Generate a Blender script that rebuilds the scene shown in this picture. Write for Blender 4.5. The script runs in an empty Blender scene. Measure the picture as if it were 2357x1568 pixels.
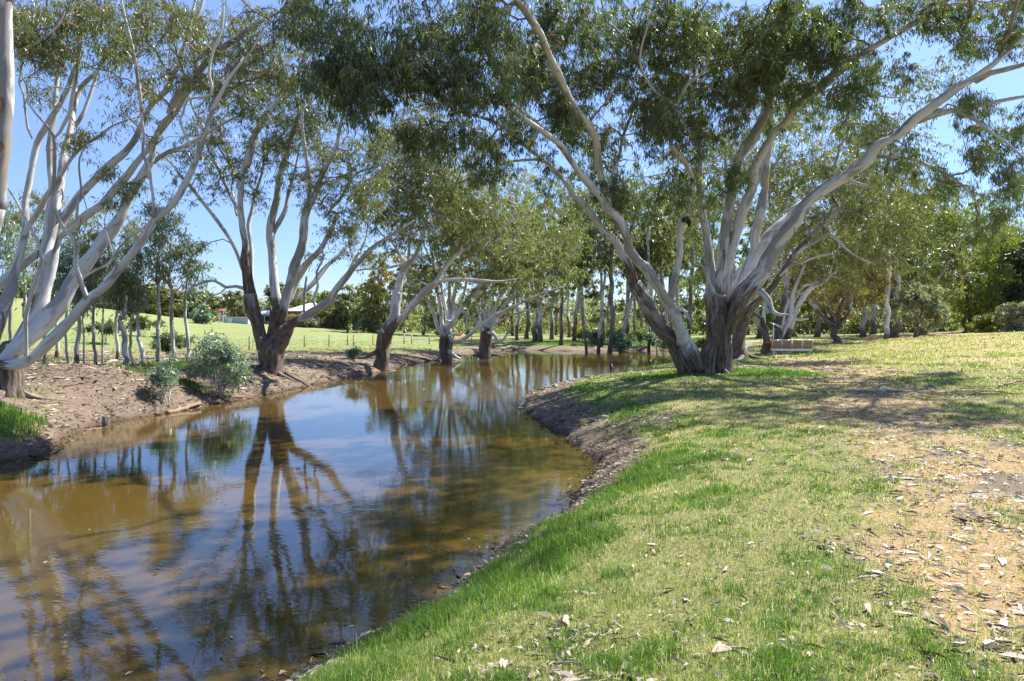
import bpy, math, random
import numpy as np
from mathutils import Vector, Matrix
R = math.radians
# ------------------------------------------------------------------ camera, sky, sun, exposure
sc = bpy.context.scene
COL = sc.collection
EYE = 2.3                      # eye height over the water (z = 0)
FPX = 1600.0                   # focal length in the 2357 px wide measuring grid
PITCH = math.atan(34.0 / FPX)
cam_d = bpy.data.cameras.new('camera'); cam = bpy.data.objects.new('camera', cam_d); COL.objects.link(cam)
cam.location = (0, 0, EYE); cam.rotation_euler = (R(90) - PITCH, 0, 0)
cam_d.sensor_width = 36; cam_d.lens = 36 * FPX / 2357; cam_d.clip_end = 4000; cam_d.clip_start = 0.05
sc.camera = cam
SUN_AZ, SUN_EL = R(52), R(52)  # azimuth from +Y towards +X
w = bpy.data.worlds.new('World'); sc.world = w; w.use_nodes = True
nt = w.node_tree; nt.nodes.clear()
sky = nt.nodes.new('ShaderNodeTexSky'); sky.sky_type = 'NISHITA'; sky.sun_disc = False
sky.sun_elevation = SUN_EL; sky.sun_rotation = SUN_AZ; sky.air_density = 1.0; sky.dust_density = 0.1; sky.ozone_density = 4.0
bg = nt.nodes.new('ShaderNodeBackground'); bg.inputs[1].default_value = 0.09
wo = nt.nodes.new('ShaderNodeOutputWorld')
tint = nt.nodes.new('ShaderNodeMix'); tint.data_type = 'RGBA'; tint.blend_type = 'MULTIPLY'; tint.inputs[0].default_value = 1; 
wg = nt.nodes.new('ShaderNodeTexCoord'); wsx = nt.nodes.new('ShaderNodeSeparateXYZ'); nt.links.new(wg.outputs['Generated'], wsx.inputs[0])
wmr = nt.nodes.new('ShaderNodeMapRange'); wmr.interpolation_type = 'SMOOTHSTEP'; wmr.inputs[1].default_value = -.02; wmr.inputs[2].default_value = .50; nt.links.new(wsx.outputs[2], wmr.inputs[0])
wmx = nt.nodes.new('ShaderNodeMix'); wmx.data_type = 'RGBA'; wmx.inputs[6].default_value = (.56, .61, .80, 1); wmx.inputs[7].default_value = (1.06, .98, 1.08, 1); nt.links.new(wmr.outputs[0], wmx.inputs[0]); nt.links.new(wmx.outputs[2], tint.inputs[7])
nt.links.new(sky.outputs[0], tint.inputs[6]); nt.links.new(tint.outputs[2], bg.inputs[0]); nt.links.new(bg.outputs[0], wo.inputs[0])
sd = bpy.data.lights.new('sun', 'SUN'); sd.energy = 5.0; sd.angle = R(0.55); sd.color = (1, 0.965, 0.91)
so = bpy.data.objects.new('sun', sd); COL.objects.link(so)
sv = Vector((math.sin(SUN_AZ) * math.cos(SUN_EL), math.cos(SUN_AZ) * math.cos(SUN_EL), math.sin(SUN_EL)))
so.rotation_euler = sv.to_track_quat('Z', 'Y').to_euler()
sc.view_settings.view_transform = 'Standard'; sc.view_settings.look = 'None'; sc.view_settings.gamma = 1
sc.view_settings.exposure = 1.38
sc.cycles.max_bounces = 6; sc.cycles.diffuse_bounces = 3; sc.cycles.transmission_bounces = 3; sc.cycles.glossy_bounces = 2
sc.cycles.caustics_reflective = False; sc.cycles.caustics_refractive = False

# ------------------------------------------------------------------ measuring helpers
_cp, _sp = math.cos(PITCH), math.sin(PITCH)
def at(px, py, Y):
    """point seen at grid position (px, py) lying at forward distance Y"""
    u = (px - 1178.5) / FPX; v = (784 - py) / FPX
    dy = _cp + v * _sp; dz = -_sp + v * _cp
    return np.array([u / dy * Y, Y, EYE + dz / dy * Y])
def on_water(px, py):
    v = (784 - py) / FPX; dy = _cp + v * _sp; dz = -_sp + v * _cp
    Y = -EYE * dy / dz
    return ((px - 1178.5) / FPX / dy * Y, Y)
FR = {'P': (0, 0, 1), 'a': (0, 0, .3385), 'c': (737, 0, .3385), 'h': (1473, 0, .375), 'd': (0, 491, .3385), 'e': (737, 491, .3385),
      'f': (1473, 491, .375), 'Z': (0, 245, .274), 'g': (1228, 368, .2545), 'k': (1719, 368, .2936), 'q': (430, 644.5, .1823), 'm': (829, 644.5, .1823)}
def hash3(ix, iy, iz, seed):
    n = (ix.astype(np.int64) * 374761393 + iy.astype(np.int64) * 668265263 + iz.astype(np.int64) * 2147483647 + seed * 1274126177) & 0xffffffff
    n = ((n ^ (n >> 13)) * 1274126177) & 0xffffffff
    n = (n ^ (n >> 16)) & 0xffffffff
    n = (n * 2246822519) & 0xffffffff; n = n ^ (n >> 15)
    return (n & 0xffffff) / float(0xffffff)
def vnoise(x, y, z=None, seed=0):
    x = np.asarray(x, float); y = np.asarray(y, float); z = np.zeros_like(x) if z is None else np.asarray(z, float)
    ix, iy, iz = np.floor(x), np.floor(y), np.floor(z)
    fx, fy, fz = x - ix, y - iy, z - iz
    fx = fx * fx * (3 - 2 * fx); fy = fy * fy * (3 - 2 * fy); fz = fz * fz * (3 - 2 * fz)
    r = 0
    for a in (0, 1):
        for b in (0, 1):
            for c in (0, 1):
                r = r + hash3(ix + a, iy + b, iz + c, seed) * (fx if a else 1 - fx) * (fy if b else 1 - fy) * (fz if c else 1 - fz)
    return r
def fbm(x, y, z=None, seed=0, o=4):
    r = 0; amp = .5; t = 0
    for k in range(o):
        r = r + amp * vnoise(x * 2 ** k, y * 2 ** k, None if z is None else z * 2 ** k, seed + k); t += amp; amp *= .5
    return r / t
def sstep(a, b, x):
    t = np.clip((x - a) / (b - a), 0, 1); return t * t * (3 - 2 * t)

# ------------------------------------------------------------------ mesh accumulator
class MB:
    def __init__(s): s.v = []; s.f = []; s.n = 0; s.at = {}; s.mi = []; s.cur = 0
    def add(s, v, faces, **at):
        """faces: list of int arrays (k, 3) or (k, 4) in local numbering"""
        v = np.asarray(v, float).reshape(-1, 3)
        for f in (faces if isinstance(faces, list) else [faces]):
            s.f.append(np.asarray(f, np.int64) + s.n); s.mi.append(np.full(len(f), s.cur, np.int32))
        for k, a in at.items():
            s.at.setdefault(k, []).append((s.n, np.asarray(a, float)))
        s.v.append(v); s.n += len(v)
    def box(s, c, d, rot=None, **at):
        c = np.array(c, float); d = np.array(d, float) / 2
        q = np.array([[x, y, z] for x in (-1, 1) for y in (-1, 1) for z in (-1, 1)], float) * d
        if rot is not None: q = q @ np.array(rot).T
        s.add(q + c, np.array([[0, 1, 3, 2], [4, 6, 7, 5], [0, 4, 5, 1], [2, 3, 7, 6], [0, 2, 6, 4], [1, 5, 7, 3]]), **at)
    def cyl(s, a, b, r0, r1=None, n=10):
        a = np.array(a, float); b = np.array(b, float); r1 = r0 if r1 is None else r1
        t = b - a; t /= np.linalg.norm(t); x = np.cross(t, [0, 0, 1.] if abs(t[2]) < .9 else [1., 0, 0]); x /= np.linalg.norm(x); y = np.cross(t, x)
        th = np.arange(n) * 2 * math.pi / n
        ring = np.outer(np.cos(th), x) + np.outer(np.sin(th), y)
        v = np.vstack([a + ring * r0, b + ring * r1, [a], [b]])
        i = np.arange(n); j = (i + 1) % n
        s.add(v, [np.stack([i, j, j + n, i + n], 1), np.stack([j, i, np.full(n, 2 * n)], 1), np.stack([i + n, j + n, np.full(n, 2 * n + 1)], 1)])
    def build(s, name, mat, parent=None, smooth=True):
        me = bpy.data.meshes.new(name)
        V = np.vstack(s.v) if s.v else np.zeros((0, 3))
        me.vertices.add(len(V)); me.vertices.foreach_set('co', V.astype(np.float32).ravel())
        cnt = []; lp = []
        for f in s.f:
            cnt.append(np.full(len(f), f.shape[1], np.int32)); lp.append(f.ravel())
        cnt = np.concatenate(cnt); lp = np.concatenate(lp).astype(np.int32)
        me.loops.add(len(lp)); me.loops.foreach_set('vertex_index', lp)
        me.polygons.add(len(cnt)); st = np.concatenate([[0], np.cumsum(cnt)[:-1]]).astype(np.int32)
        me.polygons.foreach_set('loop_start', st)
        try: me.polygons.foreach_set('loop_total', cnt)
        except Exception: pass
        me.polygons.foreach_set('use_smooth', np.full(len(cnt), bool(smooth)))
        if isinstance(mat, (list, tuple)): me.polygons.foreach_set('material_index', np.concatenate(s.mi))
        for k, lst in s.at.items():
            vec = lst[0][1].ndim == 2
            arr = np.zeros((len(V), 3) if vec else len(V), np.float32)
            for o, a in lst: arr[o:o + len(a)] = a
            A = me.attributes.new(k, 'FLOAT_VECTOR' if vec else 'FLOAT', 'POINT')
            A.data.foreach_set('vector' if vec else 'value', arr.ravel())
        me.update(calc_edges=True)
        if isinstance(mat, (list, tuple)):
            for m_ in mat: me.materials.append(m_)
        elif mat: me.materials.append(mat)
        o = bpy.data.objects.new(name, me); COL.objects.link(o)
        if parent:
            o.parent = parent; o.location = -np.array(parent.location)
        return o
def tag(o, label=None, cat=None, group=None, kind=None):
    if label: o['label'] = label
    if cat: o['category'] = cat
    if group: o['group'] = group
    if kind: o['kind'] = kind
    return o
def empty(name, loc, label, cat, group=None):
    o = bpy.data.objects.new(name, None); COL.objects.link(o); o.location = tuple(float(x) for x in loc); o.empty_display_size = .2
    return tag(o, label, cat, group)

# ------------------------------------------------------------------ materials
class NT:
    def __init__(s, name):
        s.m = bpy.data.materials.new(name); s.m.use_nodes = True; s.t = s.m.node_tree; s.t.nodes.clear()
        s.out = s.t.nodes.new('ShaderNodeOutputMaterial')
    def n(s, typ, **kw):
        x = s.t.nodes.new(typ)
        for k, v in kw.items():
            if k.startswith('i_'):
                key = k[2:]; key = int(key) if key.isdigit() else key.replace('_', ' ')
                if hasattr(v, 'is_output') or isinstance(v, bpy.types.NodeSocket): s.t.links.new(v, x.inputs[key])
                else: x.inputs[key].default_value = v
            else: setattr(x, k, v)
        return x
    def attr(s, name): return s.n('ShaderNodeAttribute', attribute_name=name)
    def noise(s, vec, scale, detail=4, rough=.55, dist=0):
        return s.n('ShaderNodeTexNoise', i_Vector=vec, i_Scale=scale, i_Detail=detail, i_Roughness=rough, i_Distortion=dist).outputs['Fac']
    def ramp(s, fac, stops, interp='LINEAR'):
        x = s.n('ShaderNodeValToRGB', i_Fac=fac); cr = x.color_ramp; cr.interpolation = interp
        while len(cr.elements) < len(stops): cr.elements.new(.5)
        for e, (p, c) in zip(cr.elements, stops): e.position = p; e.color = (c if len(c) == 4 else (*c, 1))
        return x.outputs['Color']
    def math(s, op, a, b=None, clamp=False):
        x = s.n('ShaderNodeMath', operation=op, use_clamp=clamp)
        for i, v in enumerate((a, b)):
            if v is None: continue
            if isinstance(v, bpy.types.NodeSocket): s.t.links.new(v, x.inputs[i])
            else: x.inputs[i].default_value = v
        return x.outputs[0]
    def mix(s, fac, a, b, blend='MIX'):
        x = s.n('ShaderNodeMix', data_type='RGBA', blend_type=blend)
        for key, v in ((0, fac), (6, a), (7, b)):
            if isinstance(v, bpy.types.NodeSocket): s.t.links.new(v, x.inputs[key])
            else: x.inputs[key].default_value = v if key == 0 or len(v) == 4 else (*v, 1)
        return x.outputs[2]
    def smooth(s, v, a, b):
        return s.n('ShaderNodeMapRange', interpolation_type='SMOOTHSTEP', i_0=v, i_1=a, i_2=b).outputs[0]
    def scale(s, vec, sc3):
        return s.n('ShaderNodeVectorMath', operation='MULTIPLY', i_0=vec, i_1=sc3).outputs[0]
    def pr(s, col, rough=.8, spec=.3, normal=None, metal=0):
        x = s.n('ShaderNodeBsdfPrincipled', i_Roughness=rough)
        x.inputs['Specular IOR Level'].default_value = spec; x.inputs['Metallic'].default_value = metal
        if isinstance(col, bpy.types.NodeSocket): s.t.links.new(col, x.inputs['Base Color'])
        else: x.inputs['Base Color'].default_value = (*col, 1)
        if normal is not None: s.t.links.new(normal, x.inputs['Normal'])
        return x
    def done(s, shader):
        s.t.links.new(shader.outputs[0] if hasattr(shader, 'outputs') else shader, s.out.inputs[0]); return s.m
    def bump(s, h, strength=.5, dist=.02):
        return s.n('ShaderNodeBump', i_Strength=strength, i_Distance=dist, i_Height=h).outputs[0]
def simple(name, col, rough=.6, spec=.3, metal=0, var=.15, sc_=8):
    t = NT(name); co = t.n('ShaderNodeTexCoord').outputs['Object']
    f = t.noise(co, sc_, 5)
    c = t.mix(f, tuple(x * (1 - var) for x in col), tuple(min(1, x * (1 + var)) for x in col))
    return t.done(t.pr(c, rough, spec, t.bump(f, .25, .01), metal))

def bark_mat(name, pale, tan, grey, streak=.5):
    streak *= .7
    t = NT(name)
    bc = t.attr('bc').outputs['Vector']; rg = t.attr('rough').outputs['Fac']
    n1 = t.noise(t.scale(bc, (2.6, 2.6, .75)), 1.0, 4, .55, .5)            # large shed patches
    n2 = t.noise(t.scale(bc, (22, 22, 2.2)), 1.0, 4, .6)          # streaks
    n3 = t.noise(t.scale(bc, (60, 60, 18)), 1.0, 3, .6)
    c = t.ramp(n1, [(.0, tan), (.32, tan), (.37, grey), (.45, grey), (.50, pale), (.58, pale), (.63, tuple(.5 * (a + b) for a, b in zip(tan, pale))), (.66, tan), (.70, pale), (1, pale)])
    c = t.mix(t.math('MULTIPLY', t.smooth(n2, .45, .75), streak), c, grey)
    c = t.mix(t.math('MULTIPLY', t.smooth(n3, .55, .8), .22), c, (tan[0] * .7, tan[1] * .65, tan[2] * .6))
    vo = t.n('ShaderNodeTexVoronoi', i_Vector=t.scale(bc, (2.6, 2.6, 1.15)), i_Scale=1.0, i_Randomness=1.0).outputs['Distance']
    sc1 = t.math('SUBTRACT', 1.0, t.smooth(t.math('ADD', vo, t.math('MULTIPLY', n3, .05)), .055, .10))
    c = t.mix(t.math('MULTIPLY', sc1, .8), c, (.07, .045, .03))
    # rough fibrous bark near the butt
    r1 = t.noise(t.scale(bc, (16, 16, 1.6)), 1.0, 6, .7, .4)
    r2 = t.noise(t.scale(bc, (60, 60, 5)), 1.0, 4, .7)
    rc = t.ramp(r1, [(.30, (.03, .02, .014)), (.43, (.10, .068, .047)), (.55, (.22, .17, .13)), (.70, (.42, .37, .32))])
    rc = t.mix(t.math('MULTIPLY', t.smooth(r2, .35, .7), .5), rc, (.045, .03, .02))
    k = t.smooth(t.math('ADD', rg, t.math('MULTIPLY', t.math('SUBTRACT', t.math('ADD', t.math('MULTIPLY', n1, .6), t.math('MULTIPLY', n2, .4)), .5), 2.2)), .38, .62)
    col = t.mix(k, c, rc)
    hh = t.math('ADD', t.math('MULTIPLY', t.math('MULTIPLY', r1, k), 1.6), t.math('ADD', t.math('MULTIPLY', n1, .25), t.math('MULTIPLY', n3, .07)))
    return t.done(t.pr(col, .72, .25, t.bump(hh, .75, .05)))
M = {}
M['bark'] = bark_mat('pale_gum_bark', (.55, .555, .555), (.40, .33, .25), (.28, .275, .27), .5)
M['bark_grey'] = bark_mat('grey_gum_bark', (.50, .485, .46), (.36, .28, .20), (.24, .225, .21), .7)
M['bark_white'] = bark_mat('white_gum_bark', (.70, .70, .69), (.47, .41, .34), (.42, .41, .40), .35)
M['bark_dark'] = bark_mat('brown_bark', (.30, .27, .235), (.22, .165, .12), (.15, .125, .105), .8)
def twig_mat():
    t = NT('twig_bark'); co = t.n('ShaderNodeTexCoord').outputs['Object']
    return t.done(t.pr(t.ramp(t.noise(co, 3, 3), [(.3, (.15, .10, .07)), (.55, (.30, .24, .19)), (.75, (.46, .42, .38))]), .75, .2))
M['twig'] = twig_mat()
def leaf_mat(name, stops, trans=.35, spec=.5, rough=.38, tr_col=(1.35, 1.45, .6)):
    t = NT(name); tn = t.attr('tint').outputs['Fac']
    c = t.ramp(tn, stops)
    p = t.pr(c, rough, spec)
    tc = t.mix(1.0, c, tr_col, 'MULTIPLY')
    tr = t.n('ShaderNodeBsdfTranslucent', i_Color=tc)
    mx = t.n('ShaderNodeMixShader', i_0=trans, i_1=p.outputs[0], i_2=tr.outputs[0])
    return t.done(mx)
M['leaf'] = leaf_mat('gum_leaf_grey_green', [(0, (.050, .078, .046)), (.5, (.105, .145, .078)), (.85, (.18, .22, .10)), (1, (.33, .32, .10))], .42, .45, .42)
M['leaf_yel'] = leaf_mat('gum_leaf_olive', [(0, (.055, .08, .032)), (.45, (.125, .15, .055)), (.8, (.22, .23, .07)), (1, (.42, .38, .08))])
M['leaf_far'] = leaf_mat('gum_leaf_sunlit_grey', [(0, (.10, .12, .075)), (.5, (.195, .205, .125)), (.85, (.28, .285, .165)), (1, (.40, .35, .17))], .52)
M['leaf_lime'] = leaf_mat('gum_leaf_bright', [(0, (.085, .11, .05)), (.5, (.17, .195, .085)), (.85, (.25, .27, .11)), (1, (.37, .36, .13))], .45)
M['leaf_blue'] = leaf_mat('young_gum_leaf_blue_green', [(0, (.085, .13, .095)), (.5, (.18, .25, .195)), (.85, (.30, .37, .30)), (1, (.42, .47, .38))], .35, .6, .35)
M['leaf_green'] = leaf_mat('silky_oak_leaf', [(0, (.04, .065, .018)), (.4, (.13, .185, .04)), (.75, (.25, .28, .06)), (1, (.50, .31, .09))], .35, .3, .5)
M['leaf_grey'] = leaf_mat('grey_wattle_leaf', [(0, (.14, .16, .115)), (.5, (.24, .265, .185)), (1, (.35, .37, .26))], .35, .3, .5)
M['leaf_brown'] = leaf_mat('olive_brown_leaf', [(0, (.11, .105, .055)), (.5, (.24, .20, .10)), (.85, (.36, .27, .12)), (1, (.46, .30, .13))], .42, .3, .5)
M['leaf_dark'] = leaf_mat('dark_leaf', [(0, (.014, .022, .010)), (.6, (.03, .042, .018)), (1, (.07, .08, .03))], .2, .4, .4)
NG, NL = 330000, 110000
# ------------------------------------------------------------------ terrain
near_px = [(1600, 812), (1640, 822), (1620, 834), (1551, 842), (1470, 855), (1380, 870), (1290, 885), (1230, 905), (1205, 930), (1210, 945), (1240, 970), (1290, 1000),
           (1340, 1038), (1372, 1072), (1345, 1120), (1300, 1180), (1250, 1225), (1170, 1262), (1110, 1310), (1060, 1345), (1000, 1400),
           (905, 1462), (800, 1508), (700, 1568)]
far_px = [(0, 1065), (100, 1037), (150, 1010), (240, 975), (330, 960), (450, 940), (560, 918), (640, 903), (700, 890), (760, 878), (860, 860),
          (900, 847), (980, 833), (1050, 822), (1100, 812), (1150, 807), (1200, 806), (1300, 808), (1400, 807), (1500, 808)]
def smooth_line(p, k=6, seed=1, amp=.03):
    p = np.array(p, float); q = []
    for i in range(len(p) - 1):
        a, b, c, d = p[max(i - 1, 0)], p[i], p[i + 1], p[min(i + 2, len(p) - 1)]
        for t in np.arange(k) / k:
            q.append(.5 * ((2 * b) + (c - a) * t + (2 * a - 5 * b + 4 * c - d) * t * t + (3 * b - a - 3 * c + d) * t ** 3))
    q.append(p[-1]); return np.array(q)
nearW = smooth_line([on_water(*p) for p in near_px] + [(-1.9, 3.4), (-2.6, 2.0), (-3.3, 0), (-4.5, -4), (-7, -9), (-12, -16)], 5)
farW = smooth_line([(-30, -8), (-22, 0), (-17.5, 6), (-12.5, 9.8)] + [on_water(*p) for p in far_px], 5)
poly = np.vstack([nearW, farW])
def seg_dist(P, L):
    out = np.full(len(P), 1e9)
    for a, b in zip(L[:-1], L[1:]):
        ab = b - a; l2 = (ab ** 2).sum() + 1e-12
        t = np.clip(((P - a) @ ab) / l2, 0, 1)
        out = np.minimum(out, ((P - a - t[:, None] * ab) ** 2).sum(1))
    return np.sqrt(out)
def inside(P, Q):
    r = np.zeros(len(P), bool); j = len(Q) - 1
    for i in range(len(Q)):
        yi, yj = Q[i, 1], Q[j, 1]
        c = ((yi > P[:, 1]) != (yj > P[:, 1]))
        xs = (Q[j, 0] - Q[i, 0]) * (P[:, 1] - yi) / ((yj - yi) if yj != yi else 1e-9) + Q[i, 0]
        r ^= c & (P[:, 0] < xs); j = i
    return r
def shore(x, y):
    P = np.stack([np.ravel(x), np.ravel(y)], 1).astype(float)
    dn, df = seg_dist(P, nearW), seg_dist(P, farW)
    ins = inside(P, poly)
    wob = (fbm(P[:, 0] * 1.3, P[:, 1] * 1.3, seed=5) - .5) * .32 + (vnoise(P[:, 0] * 5, P[:, 1] * 5, seed=6) - .5) * .07
    d = np.where(ins, -1, 1) * np.minimum(dn, df) + wob * np.clip(np.hypot(P[:, 0], P[:, 1]) / 12, .25, 1.2)
    return d, dn, df
UX = [-1.5, -.72, -.6, -.45, -.3, -.11, .1, .3, .49, .74, 1.5]
UZ = [8.0, 6.6, 5.2, 3.2, 2.1, 1.0, .8, .8, .9, 1.75, 3.2]
pathL = smooth_line([(1.6, -3), (2.6, 1.5), (3.3, 3.6), (4.6, 6), (6.1, 10.9), (9.1, 17.5), (11.6, 24.5), (12.6, 30), (13.5, 38)], 4)
def height(x, y):
    x = np.ravel(np.asarray(x, float)); y = np.ravel(np.asarray(y, float))
    d, dn, df = shore(x, y)
    r = np.hypot(x, y); az = np.clip(np.arctan2(x, np.maximum(y, .01)), -R(56), R(56)); u = np.tan(az)
    left = dn / (dn + df + 1e-6)                                  # 1 on the far / left bank
    bl = np.interp(y, [0, 22, 34, 50, 70], [1.15, 1.0, .8, .55, .5])
    br = .60
    B = bl * left + br * (1 - left)
    wdt = 1.7 * left + .95 * (1 - left)
    wdt = np.where((left < .5), np.interp(y, [0, 8, 14, 22, 40], [.95, .95, 1.6, 2.2, 2.2]), wdt)
    z = B * (1 - np.exp(-np.maximum(d, 0) / wdt)) + .05 * sstep(0, .12, d)
    far = np.interp(u, UX, UZ)
    ramp = np.where(u < .2, sstep(40, 135, r), sstep(20, 66, r)) * sstep(0, 6, y)
    z = np.where(d > 0, z + (far - B) * ramp * sstep(0, 8, d), z)
    z = z + .42 * np.exp(-((x + 11.3) / 2.6) ** 2 - ((y - 18.6) / 1.7) ** 2) * sstep(0, 1.5, d)     # spoil heap on the left bank
    z = z + .30 * np.exp(-((x - 16.5) / 2.2) ** 2 - ((y - 41.5) / 1.6) ** 2)                          # mound by the white gum
    z = z + np.where(d > 0, (fbm(x * .35, y * .35, seed=11) - .5) * .22 * sstep(.5, 5, d) + (fbm(x * 1.6, y * 1.6, seed=12) - .5) * .06 * sstep(0, 1, d), 0)
    under = -.55 * (1 - np.exp(-np.maximum(-d, 0) / 1.2)) - .015
    z = np.where(d <= 0, under, z)
    rr = sstep(150, 700, r); z = z + rr * (fbm(x * .006, y * .006, seed=14) - .25) * 14 * np.where(u < .2, 1, .4)
    return z
def hz(x, y): return float(height([x], [y])[0])
def cover(x, y):
    """weights of what grows or lies on the land: lush grass, dry straw, leaf litter, bare earth, orange path"""
    x = np.ravel(np.asarray(x, float)); y = np.ravel(np.asarray(y, float)); P = np.stack([x, y], 1)
    d, dn, df = shore(x, y); left = df < dn; r = np.hypot(x, y)
    n1 = fbm(x * .45, y * .45, seed=21); n2 = fbm(x * 1.5, y * 1.5, seed=22); n3 = fbm(x * .13, y * .13, seed=23); n4 = fbm(x * 4, y * 4, seed=24)
    dp = seg_dist(P, pathL)
    # near bank
    lw = np.interp(y, [0, 5, 8, 10, 13, 17, 22, 30, 45], [.26, .28, .36, .75, .85, 1.25, 1.5, 1.3, 1.0])
    edge = 1 - sstep(lw * .7, lw * 1.25, d + (n2 - .5) * .8)
    pw = np.interp(y, [0, 4, 11, 18, 25, 38], [.95, .95, 1.15, 1.5, 1.5, 1.2])
    path = (1 - sstep(pw * .1, pw * 1.6, dp + (n2 - .5) * 1.9 + (n1 - .5) * 1.6 + (n4 - .5) * .9)) * sstep(46, 34, y) * np.interp(r, [4, 12, 30], [1.0, 1.0, .95])
    lush = np.exp(-((d - lw - .35) / .7) ** 2) * sstep(.30, .62, n1 + .08 * (r < 9) + .5 * (n4 - .5)) * .85 + sstep(.42, .76, n1 * .6 + n4 * .4) * .6 + sstep(.46, .74, n2 * .6 + n4 * .4) * .5
    lush = lush * (1 - .75 * path)
    straw = sstep(.34, .62, n3 * .45 + n4 * .55) * .9
    bare = sstep(.60, .72, fbm(x * .8 + 9, y * .8, seed=25))
    lit = np.maximum(edge, np.clip(path * np.interp(r, [3, 8, 14], [.25, .34, .45]) + bare * np.interp(r, [3, 9, 14], [.30, .35, .45]), 0, 1))
    earth = edge * .5
    under_f = np.exp(-(((x - 7) / 5) ** 2 + ((y - 25) / 4) ** 2)); lit = np.maximum(lit, under_f * sstep(.48, .6, n2) * .8)
    scrape = np.exp(-((np.clip(r, 0, 99) - 15) / 6) ** 2) * sstep(.52, .66, n1) * (x > 2); lit = np.maximum(lit, scrape * .9)
    base_ = sum(np.exp(-((x - a) ** 2 + (y - b) ** 2) / q ** 2) for a, b, q in ((5.2, 23.2, 1.5), (7.4, 23.4, 1.5), (10.8, 32.6, 1.6), (9.2, 22.5, 1.2)))
    lush = np.clip(lush + base_ * 1.1, 0, 1); lit = lit * (1 - np.clip(base_, 0, 1))
    # far / left bank
    ll = 1 - sstep(4.5, 8.0, d + (n1 - .5) * 5)
    ll = np.where(y > 24, np.maximum(ll, (1 - sstep(44, 54, y + (n1 - .5) * 10)) * (1 - sstep(-4.5, -1.0, x + (n1 - .5) * 6)) * .95), ll)
    ll = ll * (1 - .8 * sstep(.52, .66, n1 + .25 * (n4 - .5)) * sstep(1.0, 2.0, d))
    ll = np.where(y > 42, 1 - sstep(1.0, 2.6, d + (n2 - .5) * 2), ll)
    gl = sstep(.50, .62, n2) * (1 - sstep(.1, 1.2, np.abs(n1 - .5) * 6))
    tuft = lambda cx, cy, s, sy: np.exp(-((x - cx) / s) ** 2 - ((y - cy) / sy) ** 2)
    T = np.clip(tuft(-8.9, 13.1, 1.2, 1.0) + tuft(-7.6, 20.8, 1.3, .7) * 1.2 + tuft(-6.9, 25.6, 1.0, 1.3) * 1.2 + tuft(-13.5, 12.5, 1.8, 1.2) + tuft(-10.5, 13.6, 1.2, .8) + tuft(-10, 20.5, .9, .6) * .7, 0, 1) * 2.0 * sstep(.15, .5, d)
    lushL = np.clip((1 - ll) * (.55 + .6 * sstep(.45, .6, n1)) * (1 - sstep(26, 34, y) * sstep(-1, -6, x)) + T * sstep(.3, .5, n2), 0, 1)
    lushL = np.where(y > 42, np.clip((1 - ll) * sstep(-3, 4, x + (n1 - .5) * 8), 0, 1) * (1 - sstep(75, 90, y)), lushL)
    fld = sstep(46, 58, r) * (1 - lushL * .9)
    lush = np.where(left, np.maximum(lushL, gl * .1), lush); lit = np.where(left, ll * (1 - np.clip(T, 0, 1)), lit)
    straw = np.where(left, .35 * (1 - ll), straw); path = np.where(left, 0, path)
    earth = np.where(left, np.clip(edge * 0 + (1 - sstep(0, 1.4, d)) * .8 + np.exp(-((x + 11.3) / 3.2) ** 2 - ((y - 18.6) / 2.2) ** 2), 0, 1), earth)
    u = x / np.maximum(y, .1)
    hill = sstep(.26, .46, u + (n3 - .5) * .3) * sstep(22, 36, r) * (~left)                   # tawny seeding grass on the right-hand rise
    return dict(d=d, left=left, lush=np.clip(lush, 0, 1), straw=np.clip(straw, 0, 1), lit=np.clip(lit, 0, 1), earth=np.clip(earth, 0, 1),
                path=np.clip(path, 0, 1), field=np.where(left, fld, 0), hill=np.clip(hill, 0, 1), n1=n1, n2=n2, n4=n4, r=r)
angs = np.concatenate([np.arange(-46, 46, .2), np.arange(46, 314, 3.0)]); na = len(angs)
rings = np.concatenate([[.25], .45 * np.exp(np.linspace(0, math.log(1500 / .45), 430))]); nr = len(rings)
A_, R_ = np.meshgrid(np.radians(angs), rings, indexing='xy')
gx, gy = (np.sin(A_) * R_).ravel(), (np.cos(A_) * R_).ravel()
gz = height(gx, gy); cv = cover(gx, gy)
idx = np.arange(nr * na).reshape(nr, na); nx_ = np.roll(idx, -1, 1)
quads = np.stack([idx[:-1], nx_[:-1], nx_[1:], idx[1:]], -1).reshape(-1, 4)
quads = quads[:, ::-1]
mb = MB()
gatt = {k: cv[k] for k in ('lush', 'straw', 'lit', 'earth', 'path', 'field', 'hill')}; gatt['sd'] = np.clip(cv['d'], -5, 20)
mb.add(np.vstack([np.stack([gx, gy, gz], 1), [[0, 0, hz(0, 0)]]]), [quads, np.stack([idx[0], nx_[0], np.full(na, nr * na)], 1)[:, ::-1]], **{k: np.append(v, v[0]) for k, v in gatt.items()})
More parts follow.
